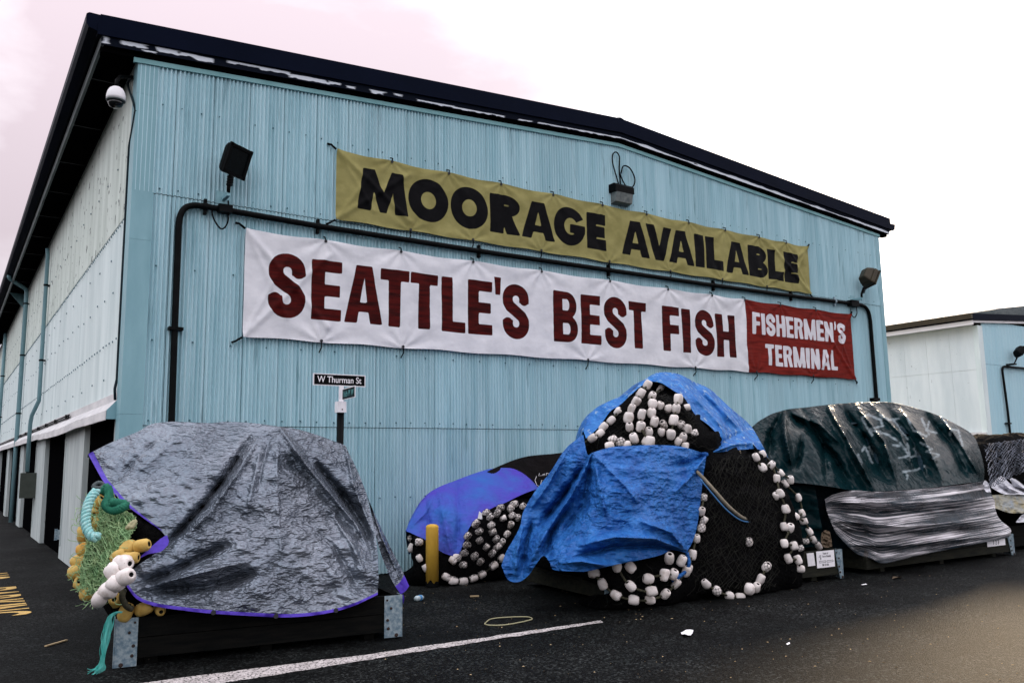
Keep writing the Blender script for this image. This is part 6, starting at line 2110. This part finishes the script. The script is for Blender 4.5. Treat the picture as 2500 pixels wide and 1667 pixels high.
for box_, nu_, nv_ in ((((1700, 1440), (1800, 1462), (1900, 1425)), 24, 30),):
    lattice([list(box_), [(1735, 1125), (1790, 1112), (1850, 1112)], [(1700, 1440), (1712, 1280), (1735, 1125)], [(1900, 1425), (1895, 1270), (1850, 1112)]], hit_grid(hp2), 'mesh_twine', m_twine, nb2, nu_, nv_, .0045, 3.0, .03)
lattice([[(1490, 1095), (1580, 1088), (1700, 1088)], [(1520, 1010), (1590, 950), (1680, 1000)], [(1490, 1095), (1500, 1050), (1520, 1010)], [(1700, 1088), (1698, 1040), (1680, 1000)]], hit_grid(hp2), 'mesh_twine', m_twine, nb2, 16, 14, .0045, 3.0, .03)
strands(hp2, (1690, 1110, 1960, 1460), 46, .004, m_twine, nb2, .02)
strands(hp2, (1440, 1370, 1690, 1480), 34, .004, m_twine, nb2, .03)
strands(hp2, (1400, 1040, 1560, 1100), 30, .005, m_twine, nb2, .05)
# hose and cord slung across the black heap
ho = thing('beige_hose', 'beige hose slung from the blue sheet across the black net heap', 'hose', (7.4, -5.4, 1.0))
MB().tube(smooth_line([at(*p) for p in ((1700, 1150, -5.35), (1718, 1168, -5.42), (1745, 1198, -5.5), (1775, 1232, -5.55), (1805, 1258, -5.55), (1825, 1268, -5.5), (1838, 1270, -5.4))], 40), .026, 8).build('hose_run', m_beige, ho, smooth=True)
bc = thing('hanging_line', 'thin blue cord hanging beside the beige hose', 'cord', (7.4, -5.4, 1.0))
MB().tube(smooth_line([at(*p) for p in ((1710, 1170, -5.44), (1740, 1206, -5.52), (1775, 1245, -5.58), (1810, 1270, -5.58), (1840, 1272, -5.52), (1866, 1258, -5.4))], 40), .011, 6).build('cord_run', m_bluecord, bc, smooth=True)
hr = thing('knotted_cord', 'pale knotted cord hanging from the hem of the blue hood', 'cord', (7.9, -5.1, 1.8))
mk = MB().tube([at(*p) for p in ((1806, 1098, -5.05), (1812, 1120, -5.08), (1818, 1145, -5.1), (1823, 1158, -5.1))], .008, 5)
for k in range(6):
    mk.lathe([(.004, -.012), (.014, 0), (.004, .012)], 6, Matrix.Translation(at(1807 + 2.7 * k, 1102 + 10.5 * k, -5.07)))
mk.build('cord_run', m_beige, hr)
kc = thing('brown_rag', 'brown crumpled rag behind the permit sign', 'rag', (9.9, -5.2, .55))
Sheet([(2008, 1334), (2020, 1336), (2032, 1333)], [(2006, 1300), (2016, 1293), (2026, 1298)], [(2008, 1334), (2004, 1318), (2006, 1300)], [(2032, 1333), (2030, 1316), (2026, 1298)], lambda X, Y: -5.3 - (Y - 1310) / 100 * .2 + 0 * X, 22, 26, [], [(1 / 10, 1 / 8, .4, .12, True)]).build('sheet', m_brown, kc)

# ------------------------------------------------------------------ bollard, street sign
bo = thing('bollard', 'yellow round steel bollard with chipped base in front of the violet tarp', 'bollard', (4.41, -1.84, 0))
R_ = .103
MB().lathe([(R_, .012), (R_, .93), (R_ * .97, .955), (R_ * .75, .975), (R_ * .4, .985), (.01, .988)], 28, Matrix.Translation((4.41, -1.84, 0))).build('post', m_yellow, bo, smooth=True)
mk = MB()
n = 28
v = []
for k in range(n):
    a = 2 * math.pi * k / n
    v.append((4.41 + (R_ + .003) * math.cos(a), -1.84 + (R_ + .003) * math.sin(a), .01))
for k in range(n):
    a = 2 * math.pi * k / n
    v.append((4.41 + (R_ + .003) * math.cos(a), -1.84 + (R_ + .003) * math.sin(a), .03 + .09 * rnd.random()))
mk.add(v, [(k, (k + 1) % n, n + (k + 1) % n, n + k) for k in range(n)])
mk.build('bare_base', m_black, bo)

SP = np.array([2.655, -2.2, 0])
sp_ = thing('street_sign', 'black and white street name signs crossed on a black post behind the silver tarp', 'street sign', (2.655, -2.2, 0))
MB().lathe([(.052, .02), (.052, 2.745)], 14, Matrix.Translation(SP)).build('post', m_signblack, sp_, smooth=True)
MB().box((2.655 - .066, -2.266, 2.735), (2.655 + .066, -2.134, 2.90)).build('cap', m_signwhite, sp_)
MB().box((2.655 - .035, -2.228, 2.90), (2.655 + .035, -2.205, 3.128)).build('riser', m_signwhite, sp_)
MB().lathe([(.01, 0), (.01, .006)], 8, Matrix.Translation((2.655, -2.268, 2.78)) @ Matrix.Rotation(math.radians(90), 4, 'X')).build('bolt', m_bolt, sp_)
b1 = MB().box((2.21, -2.222, 3.13), (3.045, -2.210, 3.31)).build('name_blade', m_signwhite, sp_)
MB().box((2.228, -2.227, 3.146), (3.027, -2.2225, 3.296)).build('blade_face', m_signblack, b1)
me = text_mesh('W Thurman St', m_signwhite, .135, .86, .0008)
xs = [q_.co.x for q_ in me.vertices]
o = inst('blade_lettering', me, b1)
me.transform(Matrix.Diagonal((.70 / (max(xs) - min(xs)), 1, 1, 1)))
o.matrix_basis = Matrix(((1, 0, 0, 2.275), (0, 0, -1, -2.2295), (0, 1, 0, 3.178), (0, 0, 0, 1)))
# second blade set across, running towards the wall
ang = math.radians(-96.5)
dx, dy = math.cos(ang), math.sin(ang)
O2 = Vector((2.655, -2.27, 2.915))
rm = Matrix(((dx, -dy, 0, O2.x), (dy, dx, 0, O2.y), (0, 0, 1, O2.z), (0, 0, 0, 1)))
b2 = MB().box((0, 0, 0), (.62, .010, .17), rm).build('name_blade', m_signwhite, sp_)
MB().box((.012, -.005, .014), (.608, -.0005, .156), rm).build('blade_face', m_signblack, b2)
me = text_mesh('16th Pl W', m_signgreen, .125, 1.0, .0)
xs = [q_.co.x for q_ in me.vertices]
me.transform(Matrix.Diagonal((.50 / (max(xs) - min(xs)), 1, 1, 1)))
o = inst('blade_lettering', me, b2)
o['kind'] = 'stuff'
o.matrix_basis = rm @ Matrix(((1, 0, 0, .055), (0, 0, -1, -.0075), (0, 1, 0, .042), (0, 0, 0, 1)))

# ------------------------------------------------------------------ litter on the asphalt
def litter(name, label, cat, mb_, m):
    o_ = mb_.build(name, m)
    return tag(o_, label, cat)


p, q = ground_at(111, 1579), ground_at(163, 1564)
litter('stick', 'straight pale stick lying on the dark asphalt at the lower left', 'stick', MB().obox(p + [0, 0, .012], q + [0, 0, .012], (0, 0, 1), .03, .012), m_straw)
p, q = ground_at(1148, 1457), ground_at(1169, 1456)
litter('stick', 'short orange stick on the ground behind the blue tarp skirt', 'stick', MB().obox(p + [0, 0, .012], q + [0, 0, .012], (0, 0, 1), .04, .015), m_straw)
lp = [(1186, 1521), (1200, 1512), (1240, 1508), (1285, 1507), (1299, 1511), (1290, 1516), (1240, 1526), (1200, 1528), (1184, 1525), (1186, 1521)]
litter('strap_loop', 'cream coloured strap lying in a loop beside the white line', 'strap', MB().tube(smooth_line([ground_at(a, b) + [0, 0, .012] for a, b in lp], 60), .007, 5), m_cream)
bt = thing('plastic_bottle', 'crushed clear bottle with a blue label on the dark ground near the silver tarp tail', 'bottle', tuple(ground_at(1025, 1467)))
p, q = ground_at(1014, 1468) + [0, 0, .04], ground_at(1034, 1464) + [0, 0, .04]
MB().tube([p, p + (q - p) * .2, p + (q - p) * .5, p + (q - p) * .75, q], [.03, .042, .035, .04, .015], 10).build('bottle_body', m_bottle, bt, smooth=True)
MB().tube([p + (q - p) * .45, p + (q - p) * .65], .044, 10).build('label_band', m_bluecap, bt)
fs = Sheet([(1666, 1548), (1680, 1550), (1690, 1549)], [(1662, 1544), (1678, 1543), (1693, 1545)], [(1666, 1548), (1662, 1544)], [(1690, 1549), (1693, 1545)], lambda X, Y: -6.9 - (Y - 1546) / 100 * 3.2 + 0 * X, 18, 10)
W = fs.W.copy()
W[..., 2] = .012 + .035 * np.abs(fbm(W[..., 0] * 9, W[..., 1] * 9, 3))
litter('paper_scrap', 'scrap of white paper on the asphalt in front of the blue tarp', 'paper', MB().grid(W), m_paper)
p = ground_at(1923, 1575)
litter('paper_scrap', 'tiny white scrap on the open asphalt at lower right', 'paper', MB().add([p + [0, 0, .008], p + [.07, .02, .01], p + [.08, .04, .02], p + [.01, .03, .012]], [(0, 1, 2, 3)]), m_paper)
p = ground_at(2110, 1428)
litter('paper_scrap', 'small pale scrap on the asphalt before the stretch film', 'paper', MB().add([p + [-.05, 0, .01], p + [.05, -.02, .012], p + [.06, .01, .02], p + [-.04, .03, .012]], [(0, 1, 2, 3)]), m_paper)
p = ground_at(2190, 1412)
litter('leaf', 'dry brown leaf on the asphalt before the stretch film', 'leaf', MB().add([p + [-.14, 0, .01], p + [0, -.07, .05], p + [.15, 0, .015], p + [0, .07, .03]], [(0, 1, 2, 3)]), m_brown)
mk = MB()
for _ in range(260):
    a = rnd.random()
    px, py = rnd.uniform(900, 2490), rnd.uniform(1400, 1660)
    p = ground_at(px, py)
    s = rnd.uniform(.003, .010)
    th_ = rnd.uniform(0, 6.28)
    e1, e2 = np.array([math.cos(th_), math.sin(th_), 0]) * s * rnd.uniform(1, 2.2), np.array([-math.sin(th_), math.cos(th_), 0]) * s * .7
    mk.add([p + [0, 0, .005] - e1, p + [0, 0, .007] - e2, p + [0, 0, .006] + e1, p + [0, 0, .012] + e2], [(0, 1, 2, 3)])
tag(mk.build('grit', m_straw), kind='stuff')
